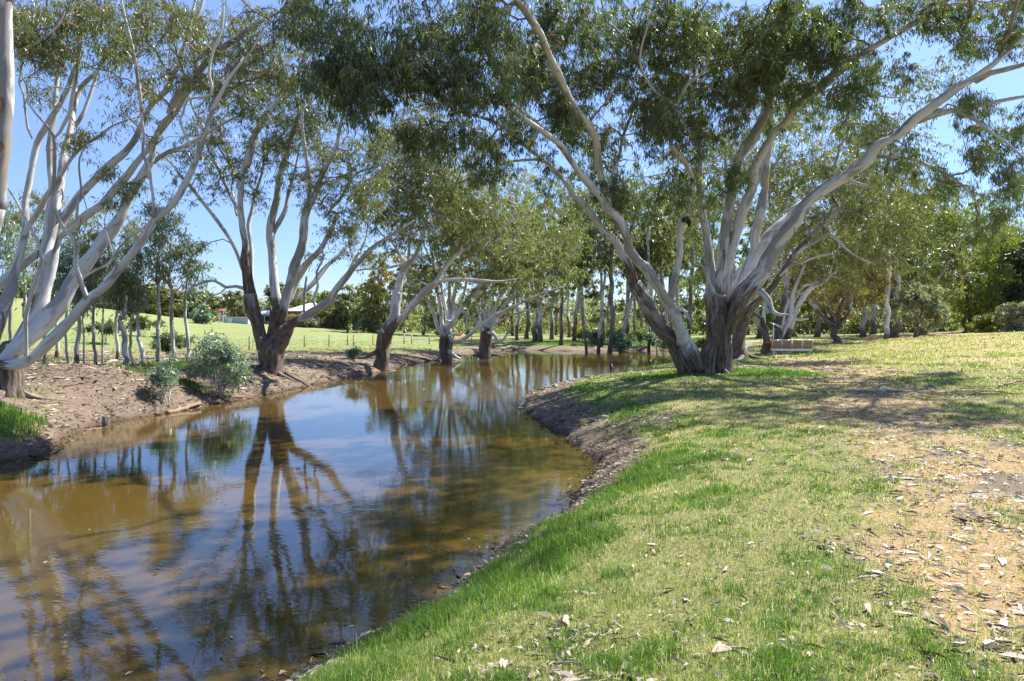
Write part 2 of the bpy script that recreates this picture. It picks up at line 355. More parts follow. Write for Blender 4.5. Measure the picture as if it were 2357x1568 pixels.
def ground_mat():
    t = NT('bank_ground'); co = t.n('ShaderNodeTexCoord').outputs['Object']
    a = {k: t.attr(k).outputs['Fac'] for k in gatt}
    nf = t.noise(co, 34, 5, .65); nm = t.noise(co, 6, 4, .6); nl = t.noise(co, .8, 3); nh = t.noise(co, 120, 3, .7)
    green = t.ramp(nf, [(.3, (.045, .085, .016)), (.55, (.095, .155, .030)), (.75, (.165, .215, .055))])
    mixed = t.ramp(nf, [(.28, (.10, .085, .035)), (.5, (.20, .19, .075)), (.72, (.34, .29, .15))])
    straw = t.ramp(nf, [(.28, (.17, .12, .06)), (.5, (.32, .25, .135)), (.72, (.47, .40, .26))])
    litt = t.ramp(nh, [(.30, (.06, .042, .03)), (.46, (.14, .10, .07)), (.6, (.26, .20, .15)), (.76, (.44, .38, .31))])
    earth = t.ramp(nf, [(.3, (.085, .055, .035)), (.55, (.15, .112, .082)), (.75, (.24, .19, .15))])
    pathc = t.ramp(nf, [(.3, (.23, .15, .07)), (.52, (.36, .24, .125)), (.72, (.50, .40, .26))])
    fieldc = t.mix(t.noise(t.scale(co, (1, .35, 1)), .35, 5), (.165, .20, .068), (.235, .25, .10))
    hillc = t.ramp(t.noise(t.scale(co, (1, .5, 1)), 1.2, 5), [(.3, (.25, .21, .10)), (.5, (.36, .255, .14)), (.7, (.42, .285, .17))])
    c = t.mix(a['straw'], mixed, straw)
    thr = t.math('ADD', t.math('MULTIPLY', nm, .5), t.math('MULTIPLY', nf, .3))
    k = lambda w, s=.18: t.smooth(t.math('SUBTRACT', t.math('ADD', a[w], .4), thr), .5 - s, .5 + s)
    c = t.mix(k('field', .4), c, fieldc); c = t.mix(k('hill', .4), c, hillc)
    c = t.mix(k('path', .3), c, pathc); c = t.mix(k('lush'), c, green); c = t.mix(k('earth'), c, earth)
    litk = k('lit'); litk = t.math('MULTIPLY', litk, t.math('SUBTRACT', 1.0, t.math('MULTIPLY', a['earth'], t.smooth(nm, .45, .6))))
    c = t.mix(litk, c, litt)
    wet = t.math('SUBTRACT', 1.0, t.smooth(t.math('ADD', a['sd'], t.math('MULTIPLY', nm, .12)), .02, .22))
    c = t.mix(t.math('MULTIPLY', wet, .8), c, (.055, .036, .022))
    hgt = t.math('ADD', nf, t.math('MULTIPLY', nh, .5))
    return t.done(t.pr(c, .92, .12, t.bump(hgt, .8, .03)))
M['ground'] = ground_mat()
g_o = mb.build('ground', M['ground']); tag(g_o, 'grassy pond banks, leaf littered track and rising paddocks', 'ground', kind='structure')
# ------------------------------------------------------------------ water: one sheet at z = 0
def water_mat():
    t = NT('muddy_pond_water'); co = t.n('ShaderNodeTexCoord').outputs['Object']
    big = t.noise(co, .35, 3)
    col = t.mix(big, (.070, .044, .008), (.094, .058, .012))
    w1 = t.noise(t.scale(co, (1.0, 1.7, 1)), 3.2, 3, .5, .6)
    w2 = t.noise(t.scale(co, (1.0, 1.5, 1)), 11, 3, .55, .4)
    calm = t.smooth(t.noise(co, .16, 2), .36, .62)
    hh = t.math('ADD', w1, t.math('MULTIPLY', w2, .30))
    b = t.n('ShaderNodeBump', i_Strength=t.math('ADD', .012, t.math('MULTIPLY', calm, .035)), i_Distance=.05, i_Height=hh).outputs[0]
    fr = t.n('ShaderNodeFresnel', i_IOR=1.8, i_Normal=b)
    df = t.n('ShaderNodeBsdfDiffuse', i_Color=col); gl = t.n('ShaderNodeBsdfGlossy', i_Color=(.90, .96, 1, 1), i_Roughness=.012, i_Normal=b)
    return t.done(t.n('ShaderNodeMixShader', i_0=fr.outputs[0], i_1=df.outputs[0], i_2=gl.outputs[0]))
mb = MB()
wx0, wx1, wy0, wy1 = -60, 40, -30, 90
mb.add([[wx0, wy0, 0], [wx1, wy0, 0], [wx1, wy1, 0], [wx0, wy1, 0]], np.array([[0, 1, 2, 3]]))
tag(mb.build('water', water_mat(), smooth=False), 'still brown pond water reflecting the gums', 'water', kind='structure')

# ------------------------------------------------------------------ grass, straw, litter (stuff)
rng = np.random.default_rng(7)
def scatter(n, r0, r1, a0=-41, a1=42):
    r = np.exp(rng.uniform(math.log(r0), math.log(r1), n)); a = np.radians(rng.uniform(a0, a1, n))
    return np.sin(a) * r, np.cos(a) * r, r
def grass_mat():
    t = NT('grass_blades'); tn = t.attr('tint').outputs['Fac']
    c = t.ramp(tn, [(0, (.075, .145, .03)), (.3, (.15, .25, .055)), (.5, (.26, .35, .09)), (.68, (.42, .42, .17)), (.85, (.58, .52, .31)), (1, (.72, .67, .50))])
    p = t.pr(c, .55, .25); tr = t.n('ShaderNodeBsdfTranslucent', i_Color=t.mix(1.0, c, (1.25, 1.35, .7), 'MULTIPLY'))
    return t.done(t.n('ShaderNodeMixShader', i_0=.38, i_1=p.outputs[0], i_2=tr.outputs[0]))
M['grass'] = grass_mat()
def blades(x, y, r, h, wd, tint, lean=.55):
    n = len(x); z = height(x, y) - .01
    yaw = rng.uniform(0, 6.283, n); ln = rng.uniform(.1, 1, n) * lean; la = rng.uniform(0, 6.283, n)
    sx, sy = np.cos(yaw) * wd / 2, np.sin(yaw) * wd / 2
    dx, dy = np.cos(la) * ln * h, np.sin(la) * ln * h
    v = np.zeros((n, 5, 3)); b = np.stack([x, y, z], 1)
    v[:, 0] = b + np.stack([sx, sy, 0 * x], 1); v[:, 1] = b - np.stack([sx, sy, 0 * x], 1)
    m = b + np.stack([dx * .3, dy * .3, h * .6], 1)
    v[:, 2] = m - np.stack([sx, sy, 0 * x], 1) * .75; v[:, 3] = m + np.stack([sx, sy, 0 * x], 1) * .75
    v[:, 4] = b + np.stack([dx, dy, h * (1 - .35 * ln)], 1)
    i = np.arange(n)[:, None] * 5
    return v.reshape(-1, 3), [i + np.array([[0, 1, 2, 3]]), i + np.array([[3, 2, 4]])], np.repeat(tint, 5)
def make_grass(n, r0, r1):
    x, y, r = scatter(n, r0, r1); c = cover(x, y)
    clump = vnoise(x * 9, y * 9, seed=31)
    dens = (.62 + .5 * c['lush'] + .2 * c['straw']) * (1 - .93 * c['lit']) * (1 - .55 * c['path']) * (1 - .85 * c['earth']) * (.55 + .6 * clump)
    dens = np.where(c['left'] & (c['field'] > .3), dens * .5, dens)
    keep = (rng.random(n) < dens) & (c['d'] > .06) & (r < 75)
    x, y, r = x[keep], y[keep], r[keep]; c = {k: v[keep] for k, v in c.items()}; m = len(x)
    edge = np.exp(-((c['d'] - .7) / .6) ** 2)
    h = (.022 + .028 * rng.random(m) + .055 * c['lush'] * rng.random(m) ** .6 + .07 * edge * c['lush'] * rng.random(m)) * np.clip(1 + (r - 10) * .012, 1, 1.5)
    h = h * np.where(c['left'], 1.1 + 1.1 * c['lush'] * rng.random(m), 1) * np.where(rng.random(m) < .02, 1.7, 1) * (1 + .6 * c['hill'])
    wd = np.maximum(.0032, r * .00085) * (.7 + .6 * rng.random(m))
    tint = .41 + (rng.random(m) - .5) * .62 - .20 * c['lush'] - .16 * sstep(.45, .65, c['n4']) + .20 * c['straw'] * rng.random(m) + .16 * c['path'] + .22 * c['hill'] + (c['n1'] - .5) * .35
    tint = np.where(rng.random(m) < .20 * (1 - c['lush']), rng.uniform(.72, 1, m), tint)
    tint = np.where(c['left'] & (c['d'] > 6), np.clip(tint, .1, .5), tint); tint = np.where(c['left'] & (c['d'] < 6), tint - .12, tint)
    return blades(x, y, r, h, wd, np.clip(tint, 0, .99))
mb = MB()
for n, r0, r1 in ((NG * 1, 2.2, 9), (NG, 9, 26), (NG // 2, 26, 70)):
    v, f, tnt = make_grass(n, r0, r1); mb.add(v, f, tint=tnt)
tag(mb.build('grass', M['grass'], smooth=False), 'short green and straw coloured grass blades covering the banks', 'grass', kind='stuff')
def litter_mat():
    t = NT('dry_gum_leaves_and_bark'); tn = t.attr('tint').outputs['Fac']
    c = t.ramp(tn, [(0, (.05, .034, .024)), (.3, (.17, .115, .075)), (.55, (.36, .285, .215)), (.8, (.47, .40, .32)), (1, (.60, .55, .48))])
    return t.done(t.pr(c, .7, .3))
M['litter'] = litter_mat()
def flakes(x, y, r, L, W, tint, lift=.004, tilt=.35):
    n = len(x); z = np.maximum(height(x, y), -.004) + lift + rng.random(n) * .012
    yaw = rng.uniform(0, 6.283, n); b = np.stack([x, y, z], 1)
    d = np.stack([np.cos(yaw), np.sin(yaw), (rng.random(n) - .5) * tilt], 1); s = np.stack([-np.sin(yaw), np.cos(yaw), (rng.random(n) - .5) * tilt * 2], 1)
    cur = (rng.random(n) - .5) * .5
    q = [(-.5, 0), (-.12, .5), (.22, .42), (.5, 0), (.22, -.42), (-.12, -.5)]
    v = np.zeros((n, 6, 3))
    for k, (a, c) in enumerate(q):
        off = cur * L * (1 - (2 * a) ** 2)
        v[:, k] = b + d * (a * L)[:, None] + s * (c * W + off)[:, None]
        v[:, k, 2] += (1 - (2 * a) ** 2) * .10 * L * rng.random(n) + (.004 if c > 0 else 0)
    i = np.arange(n)[:, None] * 6
    return v.reshape(-1, 3), [i + np.array([[0, 1, 2, 3]]), i + np.array([[0, 3, 4, 5]])], np.repeat(tint, 6)
mb = MB()
for n, r0, r1, sc_ in ((NL, 2.2, 9, 1), (NL, 9, 24, 1), (NL, 24, 60, 1)):
    x, y, r = scatter(n, r0, r1); c = cover(x, y)
    dens = .85 * c['lit'] * np.where(c['left'], 1.2, np.clip(r / 9, .6, 1)) + .035 + .10 * c['path']
    dens = dens * np.where(c['left'], 1.5, 1) * np.clip(.25 + 1.5 * sstep(.36, .62, .6 * c['n2'] + .4 * c['n4']), 0, 1.3) * (1 - .45 * c['path'] * (r > 12))
    dens = np.where(c['left'] & (c['d'] > 9) & (c['lit'] < .3), .02, dens)
    keep = (rng.random(n) < dens) & (c['d'] > -.22) & ((c['d'] > -.03) | (rng.random(n) < .25)); x, y, r = x[keep], y[keep], r[keep]; m = len(x); c = {k: v_[keep] for k, v_ in c.items()}
    L = (.022 + .075 * rng.random(m) ** 1.8) * np.clip(r / 11, 1, 2.5); W = np.minimum(L * rng.uniform(.09, .20, m), .010 * np.clip(r / 9, 1, 3))
    strip = rng.random(m) < .10; L = np.where(strip, L * 2.0, L); W = np.where(strip, W * .5, W)
    tn = np.clip(rng.beta(2.2, 1.9, m) - .12 * (c['d'] < .35) - .25 * (c['d'] < .12) + .24 * c['path'] , 0, .99)
    v, f, tt = flakes(x, y, r, L, W, tn, lift=.006); mb.add(v, f, tint=tt)
x, y, r = scatter(14000, 4.2, 45, -41, 12); dd = shore(x, y)[0]; keep = (dd < -.1) & (rng.random(len(x)) < .02 + .22 * np.exp(dd / .5)); x, y, r = x[keep], y[keep], r[keep]; m = len(x)
v, f, tt = flakes(x, y, r, rng.uniform(.02, .06, m) * np.clip(r / 14, 1, 2), np.full(m, .008), rng.uniform(.05, .75, m), lift=.003, tilt=.02); mb.add(v, f, tint=tt)
tag(mb.build('leaf_litter', M['litter'], smooth=False), 'pale fallen gum leaves and bark strips on the ground', 'leaf litter', kind='stuff')

# tussocks and dry tufts standing above the short turf
def tufts(n, r0, r1, dry):
    x, y, r = scatter(n, r0, r1); c = cover(x, y); w_ = (c['lush'] * .9 + .10) if not dry else (.25 + .5 * c['straw'])
    keep = (rng.random(n) < w_ * (1 - .8 * c['lit'])) & (c['d'] > .12); x, y, r = x[keep], y[keep], r[keep]; L_ = c['left'][keep]; q = 16; m = len(x)
    s_ = rng.uniform(.5, 1.2, m); X = np.repeat(x, q) + rng.normal(size=m * q) * .022 * np.repeat(s_, q); Y = np.repeat(y, q) + rng.normal(size=m * q) * .022 * np.repeat(s_, q)
    h = np.repeat(s_ * np.where(L_, 1.8, 1), q) * rng.uniform(.035, .095, m * q); tn = np.repeat(rng.uniform(.0, .34, m) if not dry else rng.uniform(.62, .95, m), q) + rng.normal(size=m * q) * .05
    return blades(X, Y, np.repeat(r, q), h, np.maximum(.0038, np.repeat(r, q) * .0008), np.clip(tn, 0, .99), 1.1)
mb = MB()
for n, r0, r1, dr_ in ((2600, 2.3, 9, 0), (2600, 9, 30, 0), (2200, 2.3, 9, 1), (1600, 9, 24, 1)):
    v, f, tnt = tufts(n, r0, r1, dr_); mb.add(v, f, tint=tnt)
tag(mb.build('grass_tufts', M['grass'], smooth=False), 'taller green and dry grass tufts scattered over the turf', 'grass', kind='stuff')
# ------------------------------------------------------------------ trees
def crom(p, seg):
    p = np.array(p, float); out = []
    for i in range(len(p) - 1):
        a, b, c, d = p[max(i - 1, 0)], p[i], p[i + 1], p[min(i + 2, len(p) - 1)]
        k = max(1, int(np.ceil(np.linalg.norm((c - b)[:3]) / seg)))
        for t in np.arange(k) / k:
            out.append(.5 * ((2 * b) + (c - a) * t + (2 * a - 5 * b + 4 * c - d) * t * t + (3 * b - a - 3 * c + d) * t ** 3))
    out.append(p[-1]); return np.array(out)
LIMB_K = .86
def limb(spec, d0, d1, rf=0.0, ground=False, seg=.25, wob=.6):
    """spec: 'frame x,y,r x,y,r ...' half widths in frame units; the distance runs from d0 to d1; -> (pts, radii, rough)"""
    pts = []; fr = None
    for w_ in spec.split():
        if w_ in FR: fr = FR[w_]; continue
        x, y, r = map(float, w_.split(',')); pts.append((fr[0] + x * fr[2], fr[1] + y * fr[2], r * fr[2]))
    pts = np.array(pts); L = np.concatenate([[0], np.cumsum(np.hypot(np.diff(pts[:, 0]), np.diff(pts[:, 1])))]); L /= L[-1]
    Y = d0 + (d1 - d0) * L
    q = np.array([[*at(px, py, y), r * y / FPX] for (px, py, r), y in zip(pts, Y)])
    if ground:
        z = hz(q[0, 0], q[0, 1]); q[0, 2] = z - .25
    q = crom(q, max(seg, .02 * d0 * .4)); n = len(q)
    rr = np.maximum(q[:, 3] * (.92 if ground else LIMB_K), .006)
    t = np.linspace(0, 1, n); s_ = np.concatenate([[0], np.cumsum(np.linalg.norm(np.diff(q[:, :3], axis=0), axis=1))])
    sd_ = len(spec) * 1.7 + sum(map(ord, spec[:24])) * .37
    for ax in range(3):
        q[:, ax] += (fbm(s_ * .9 + sd_, np.full(n, ax * 7.3), seed=3) - .5) * wob * rr * 2.0 * np.minimum(1, s_)
    rr = rr * (1 + .34 * (fbm(s_ * 1.9, np.full(n, sd_), seed=9) - .5) + .10 * (vnoise(s_ * 6, np.full(n, sd_), seed=19) - .5))
    rough = np.clip(1.15 - t / max(rf, 1e-6) * .75, 0, 1.1) if rf > 0 else np.zeros(n)
    return q[:, :3], rr, rough
def tube(mb, P, r, rough, n=10, flute=0.0, s0=0.0, cap=True, sd_=0.0):
    P = np.asarray(P, float); m = len(P)
    T = np.gradient(P, axis=0); T /= np.linalg.norm(T, axis=1)[:, None] + 1e-9
    x = np.cross(T[0], [0, 1, .01]); x /= np.linalg.norm(x) + 1e-9
    X = np.zeros((m, 3))
    for i in range(m):
        x = x - T[i] * (x @ T[i]); x /= np.linalg.norm(x) + 1e-9; X[i] = x
    Y = np.cross(T, X)
    th = np.arange(n) * 2 * math.pi / n
    s = s0 + np.concatenate([[0], np.cumsum(np.linalg.norm(np.diff(P, axis=0), axis=1))])
    ct, st = np.cos(th)[None], np.sin(th)[None]; rad = np.repeat(np.asarray(r)[:, None], n, 1)
    bx, by = ct * rad, st * rad; bs = np.repeat(s[:, None], n, 1)
    if n >= 9:
        k = 1 + .10 * (fbm(bx * 3 + sd_, by * 3, bs * 1.5, seed=41, o=2) - .5) * 2
        if flute:
            rg = np.asarray(rough)[:, None]
            fl = fbm(ct * 2.2 + sd_ + 0 * bs, st * 2.2 + 0 * bs, bs * .8, seed=43, o=3)
            fis = np.abs(fbm(ct * 7 + sd_ + 0 * bs, st * 7 + 0 * bs, bs * 1.3, seed=44, o=2) - .5)
            k = k + flute * np.clip(rg, 0, 1) * ((fl - .5) * 1.1 - np.clip(.09 - fis, 0, 1) * 1.6)
        rad = rad * k
    V = P[:, None] + X[:, None] * (ct * rad)[..., None] + Y[:, None] * (st * rad)[..., None]
    i = np.arange(m - 1)[:, None] * n + np.arange(n)[None]; j = np.arange(m - 1)[:, None] * n + (np.arange(n)[None] + 1) % n
    faces = [np.stack([i, j, j + n, i + n], -1).reshape(-1, 4)]
    V = V.reshape(-1, 3); bc = np.stack([bx + sd_, by, bs], -1).reshape(-1, 3); rg = np.repeat(np.asarray(rough, float), n)
    if cap:
        V = np.vstack([V, P[-1:] + T[-1:] * r[-1] * .5]); bc = np.vstack([bc, bc[-1:]]); rg = np.append(rg, rg[-1])
        e = (m - 1) * n + np.arange(n); f = (m - 1) * n + (np.arange(n) + 1) % n
        faces.append(np.stack([e, f, np.full(n, m * n)], 1))
        V = np.vstack([V, P[:1] - T[:1] * r[0] * .6]); bc = np.vstack([bc, bc[:1]]); rg = np.append(rg, rg[0]); e = np.arange(n); faces.append(np.stack([(e + 1) % n, e, np.full(n, m * n + 1)], 1))
    mb.add(V, faces, bc=bc, rough=rg)

class Tree:
    def __init__(s, name, label, cat='tree', bark='bark', leaf='leaf', seed=0, group=None, leafL=(.09, .16), leafW=.15, rt=.006, depth=20, smax=None):
        s.name, s.label, s.cat, s.group = name, label, cat, group
        s.bark, s.leaf = M[bark], M[leaf]; s.rng = np.random.default_rng(seed + 100); s.limbs = []; s.trunks = []
        s.leafL, s.leafW, s.rt, s.depth = leafL, leafW, rt, depth; s.targets = []; s.extra = []; s.sd = seed * 3.7
    def trunk(s, spec, d0, d1, rf=1.4, **k): s.trunks.append((limb(spec, d0, d1, rf, **k), k.get('ground', False))); return s
    def limb(s, spec, d0, d1, rf=0, ok=True, **k): s.limbs.append((limb(spec, d0, d1, rf, **k), ok)); return s
    def blob(s, fr, cx, cy, rx, ry, Y, rY, n, power=.5):
        f = FR[fr]; cx, cy, rx, ry = f[0] + cx * f[2], f[1] + cy * f[2], rx * f[2], ry * f[2]
        d = s.rng.normal(size=(n, 3)); d /= np.linalg.norm(d, axis=1)[:, None]; d *= (s.rng.random(n) ** power)[:, None]
        for a in d: s.targets.append(at(cx + a[0] * rx, cy + a[1] * ry, Y + a[2] * rY))
        return s
    def wblob(s, c, rad, n):
        d = s.rng.normal(size=(n, 3)); d /= np.linalg.norm(d, axis=1)[:, None]; d *= (s.rng.random(n) ** .45)[:, None]
        s.targets.extend(list(np.array(c) + d * np.array(rad))); return s
    def build(s, nl=8, ntw=5, cr=.42, seg=.5, maxd=1e9, tint=(0, 1), droop=1.0, tri=None, keep_limbs=True, min_r=None, zmin=None):
        rg = s.rng
        b0 = s.trunks[0][0][0][0] if s.trunks else s.limbs[0][0][0][0]
        gz_ = hz(b0[0], b0[1])
        root = empty(s.name, (b0[0], b0[1], gz_), s.label, s.cat, s.group)
        mt = MB()
        for k, ((P, r, ro), gd) in enumerate(s.trunks):
            r = r.copy()
            if gd:
                s_ = np.concatenate([[0], np.cumsum(np.linalg.norm(np.diff(P, axis=0), axis=1))]); r *= 1 + .32 * np.exp(-np.maximum(s_ - .2, 0) / (r[0] * .9))
            tube(mt, P, r, ro, n=(28 if s.depth < 30 else 16 if s.depth < 50 else 8), flute=.5 if s.depth < 60 else .2, sd_=s.sd + k)
        if mt.n: mt.build('trunk', s.bark, root)
        gs = [l for l, g in s.trunks if g and l[1][0] > .24]
        if gs and s.name.endswith('gum') and s.depth < 56 and s.name not in ('tall_gum', 'spreading_gum'):   # surface roots spreading from the butt
            for l in gs[:2]:
                P0, r0 = l[0][0], l[1][0]
                for q_ in range(4):
                    a = s.rng.uniform(0, 6.283); Lr = r0 * s.rng.uniform(2.6, 4.6); m_ = 9; tt = np.linspace(0, 1, m_); a2 = a + (s.rng.random() - .5) * 1.2 * tt
                    xs = P0[0] + np.cos(a2) * (r0 * .6 + Lr * tt); ys = P0[1] + np.sin(a2) * (r0 * .6 + Lr * tt); rr_ = r0 * .30 * (1 - tt) ** .8 + .02
                    zs = np.maximum(height(xs, ys), -.05) + rr_ * (.55 - .9 * tt) + r0 * .30 * np.exp(-tt * 9)
                    m2 = MB(); tube(m2, np.stack([xs, ys, zs], 1), rr_, np.full(m_, 1.0), n=10, flute=.4, sd_=q_ + a); m2.build('root', s.bark, root)
        for k, ((P, r, ro), ok) in enumerate(s.limbs):
            ml = MB(); big = r.max() * FPX / s.depth
            nn = 14 if big > 8 else 10 if big > 3.5 else 6 if big > 1.5 else 4
            tube(ml, P, r, ro, n=nn, flute=.35, sd_=s.sd + k + 5)
            ml.build('limb', s.bark, root)
        # twig skeleton
        pos = []; dr = []; ra = []
        for (P, r, ro), ok in [(l, o) for l, o in s.limbs] + [(t_, False) for t_, g in s.trunks if not s.limbs]:
            if not ok and s.limbs: continue
            T = np.gradient(P, axis=0); T /= np.linalg.norm(T, axis=1)[:, None] + 1e-9
            k0 = int(len(P) * .18)
            pos.append(P[k0:]); dr.append(T[k0:]); ra.append(r[k0:])
        pos = np.vstack(pos); dr = np.vstack(dr); ra = np.concatenate(ra); n0 = len(pos)
        tg = np.array(s.targets) if s.targets else np.zeros((0, 3))
        if zmin is not None and len(tg): tg = tg[tg[:, 2] > zmin]
        chains = []; par = list(range(n0)); cap_n = n0 + len(tg) * 12
        pa = np.zeros((cap_n, 3)); da = np.zeros((cap_n, 3)); pa[:n0] = pos; da[:n0] = dr; n = n0; tips = []; tipi = []; tdir = []
        if len(tg):
            dist0 = np.array([np.min(((pos - t_) ** 2).sum(1)) for t_ in tg]); order = np.argsort(dist0)
            for ti in order:
                t_ = tg[ti]; v = t_ - pa[:n]; dd = np.sqrt((v ** 2).sum(1)) + 1e-6
                cs = (v * da[:n]).sum(1) / dd
                cost = dd * (1.3 - .45 * cs) + .22 * np.maximum(0, pa[:n, 2] - t_[2])
                i = int(np.argmin(cost)); D = dd[i]
                if D > maxd: continue
                m = int(min(10, max(2, math.ceil(D / seg))))
                p0 = pa[i]; p1 = p0 + da[i] * D * .38; p2 = t_ - (t_ - p0) * .25 + np.array([0, 0, .16 * D]); tt = (np.arange(1, m + 1) / m)[:, None]
                Q = (1 - tt) ** 3 * p0 + 3 * (1 - tt) ** 2 * tt * p1 + 3 * (1 - tt) * tt ** 2 * p2 + tt ** 3 * t_
                Q[:-1] += rg.normal(size=(m - 1, 3)) * D / m * .13
                pa[n:n + m] = Q; dq = np.diff(np.vstack([p0, Q]), axis=0); dq /= np.linalg.norm(dq, axis=1)[:, None] + 1e-9; da[n:n + m] = dq
                par.extend([i] + list(range(n, n + m - 1))); chains.append((i, n, n + m)); tips.append(t_); tdir.append(dq[-1]); n += m
            cnt = np.zeros(n)
            for i, a, b in chains: cnt[b - 1] += 1
            for k in range(n - 1, n0 - 1, -1): cnt[par[k]] += cnt[k]
            rad = s.rt * np.maximum(cnt, 1) ** .46; 
            for k in range(n0, n):
                p = par[k]; rad[k] = min(rad[k], rad[p] if p >= n0 else ra[p] * .7)
            mb_ = MB(); mb_.cur = 1; ord_ = [c_ for c_ in sorted(chains, key=lambda c_: -rad[c_[1]]) if rad[c_[1]] * FPX / s.depth > 1.3][:40 if s.depth < 50 else 12]; bigs = set(c_[1] for c_ in ord_); mr = min_r if min_r is not None else s.depth / 695 * .22
            for i, a, b in chains:
                if rad[a] < mr: continue
                P = np.vstack([pa[i], pa[a:b]]); r = np.concatenate([[rad[a] * 1.05], rad[a:b]]); r[-1] *= .6
                big = r[0] * FPX / s.depth
                if a in bigs:
                    md = MB(); tube(md, P, r, np.zeros(len(P)), n=6 if big > 2 else 5, cap=False, sd_=s.sd); md.build('branch', s.bark, root)
                else: tube(mb_, P, r, np.zeros(len(P)), n=4 if big > .8 else 3, cap=False, sd_=s.sd)
        if len(tips):
            tips = np.array(tips); tdir = np.array(tdir); K = len(tips)
            # twiglets then leaves hanging from them
            tw0 = np.repeat(tips, ntw, 0); N = len(tw0)
            o = rg.normal(size=(N, 3)); o[:, 2] = o[:, 2] * .7 - .15 * droop; o /= np.linalg.norm(o, axis=1)[:, None]
            tl = cr * rg.uniform(.35, 1.15, N); tw1 = tw0 + (o + np.repeat(tdir, ntw, 0) * .5) * tl[:, None]; tw1[:, 2] -= tl * .25 * droop
            if s.depth < 45 and mb_ is not None:
                wv = np.cross(o, [0, .3, 1]); wv /= np.linalg.norm(wv, axis=1)[:, None] + 1e-9; wr = max(.0022, s.depth * .00012)
                V = np.stack([tw0 - wv * wr, tw0 + wv * wr, tw1, tw0 + np.array([0, 0, wr * 1.6])], 1).reshape(-1, 3); ii = np.arange(N)[:, None] * 4
                mb_.add(V, [ii + np.array([[0, 1, 2]]), ii + np.array([[1, 3, 2]]), ii + np.array([[3, 0, 2]])], bc=V, rough=np.zeros(len(V)))
            f = rg.uniform(.15, 1.05, (N, nl)); base = tw0[:, None] + (tw1 - tw0)[:, None] * f[..., None] + rg.normal(size=(N, nl, 3)) * .02
            base = base.reshape(-1, 3); Q = len(base)
            d = rg.normal(size=(Q, 3)) * np.array([.55, .55, .45]); d[:, 2] -= .95 * droop; d /= np.linalg.norm(d, axis=1)[:, None]
            L = rg.uniform(s.leafL[0], s.leafL[1], Q); W = L * s.leafW * rg.uniform(.75, 1.25, Q)
            sv_ = np.cross(d, rg.normal(size=(Q, 3))); sv_ /= np.linalg.norm(sv_, axis=1)[:, None] + 1e-9; nv = np.cross(sv_, d)
            cu = (rg.random(Q) - .5) * .35; mid = base + d * (L * .48)[:, None] + sv_ * (cu * L * .5)[:, None] + nv * (L * .06)[:, None]
            V = np.stack([base, mid + sv_ * (W * .5)[:, None], base + d * L[:, None], mid - sv_ * (W * .5)[:, None]], 1).reshape(-1, 3)
            ctint = fbm(tips[:, 0] * .5, tips[:, 1] * .5, tips[:, 2] * .5, seed=77, o=3); ct = np.repeat(ctint, ntw * nl)
            tn = np.clip(ct * .55 + .5 * rg.beta(2, 2, Q) - .02 + .35 * (rg.random(Q) < .035), 0, 1); tn = tint[0] + tn * (tint[1] - tint[0])
            mc = mb_; mc.cur = 0; ii = np.arange(Q)[:, None] * 4; mc.add(V, ii + np.array([[0, 1, 2, 3]]), tint=np.repeat(tn, 4)); mc.build('crown', [s.leaf, M['twig']], root, smooth=False)
        if s.depth < 30 and s.name.endswith('gum'):      # ribbons of shed bark hanging where rough bark gives way to smooth
            src = [l for l, g in s.trunks] + [l for l, o in s.limbs if l[1].max() > .09]
            for q_ in range(14 if s.depth < 25 else 8):
                P, r, ro = src[rg.integers(len(src))]; i = int(rg.uniform(.08, .8) * len(P)); o = rg.normal(size=3); o[1] = -abs(o[1]) - .3; o[2] = 0; o /= np.linalg.norm(o)
                Tn = P[min(i + 1, len(P) - 1)] - P[max(i - 1, 0)]; Tn /= np.linalg.norm(Tn); o = o - Tn * (o @ Tn); o /= np.linalg.norm(o); sd2 = np.cross(Tn, o)
                Ls = rg.uniform(.25, .75); wd = rg.uniform(.012, .035); K = 8; tt = np.linspace(0, 1, K)[:, None]
                c_ = P[i] + o * (r[i] * 1.0 + .02 + tt * rg.uniform(.02, .14)) + np.array([0, 0, -1.]) * tt * Ls * .8 - Tn * tt * Ls * .25 + sd2 * np.sin(tt * 5) * .03
                a_ = c_ - sd2 * wd * (1 - .6 * tt); b_ = c_ + sd2 * wd * (1 - .6 * tt) + o * .012; V_ = np.stack([a_, c_ + o * .012, b_], 1).reshape(-1, 3); ii = np.arange(K - 1)[:, None] * 3
                me_ = MB(); me_.add(V_, [ii + np.array([[0, 1, 4, 3]]), ii + np.array([[1, 2, 5, 4]])]); me_.build('bark_strip', M['strip'], root)
        for nm, spec_, Y0, Y1 in s.extra:
            P, r, ro = limb(spec_, Y0, Y1, 0, wob=.1); me_ = MB(); tube(me_, P, r, np.full(len(P), 1.1), n=10, sd_=3); me_.build(nm, M['knot'], root)
        return root
M['strip'] = simple('shed_bark', (.20, .115, .07), .85, .15, var=.45, sc_=6)
M['knot'] = simple('dark_knot_wood', (.05, .028, .018), .9, .1, var=.4, sc_=20)
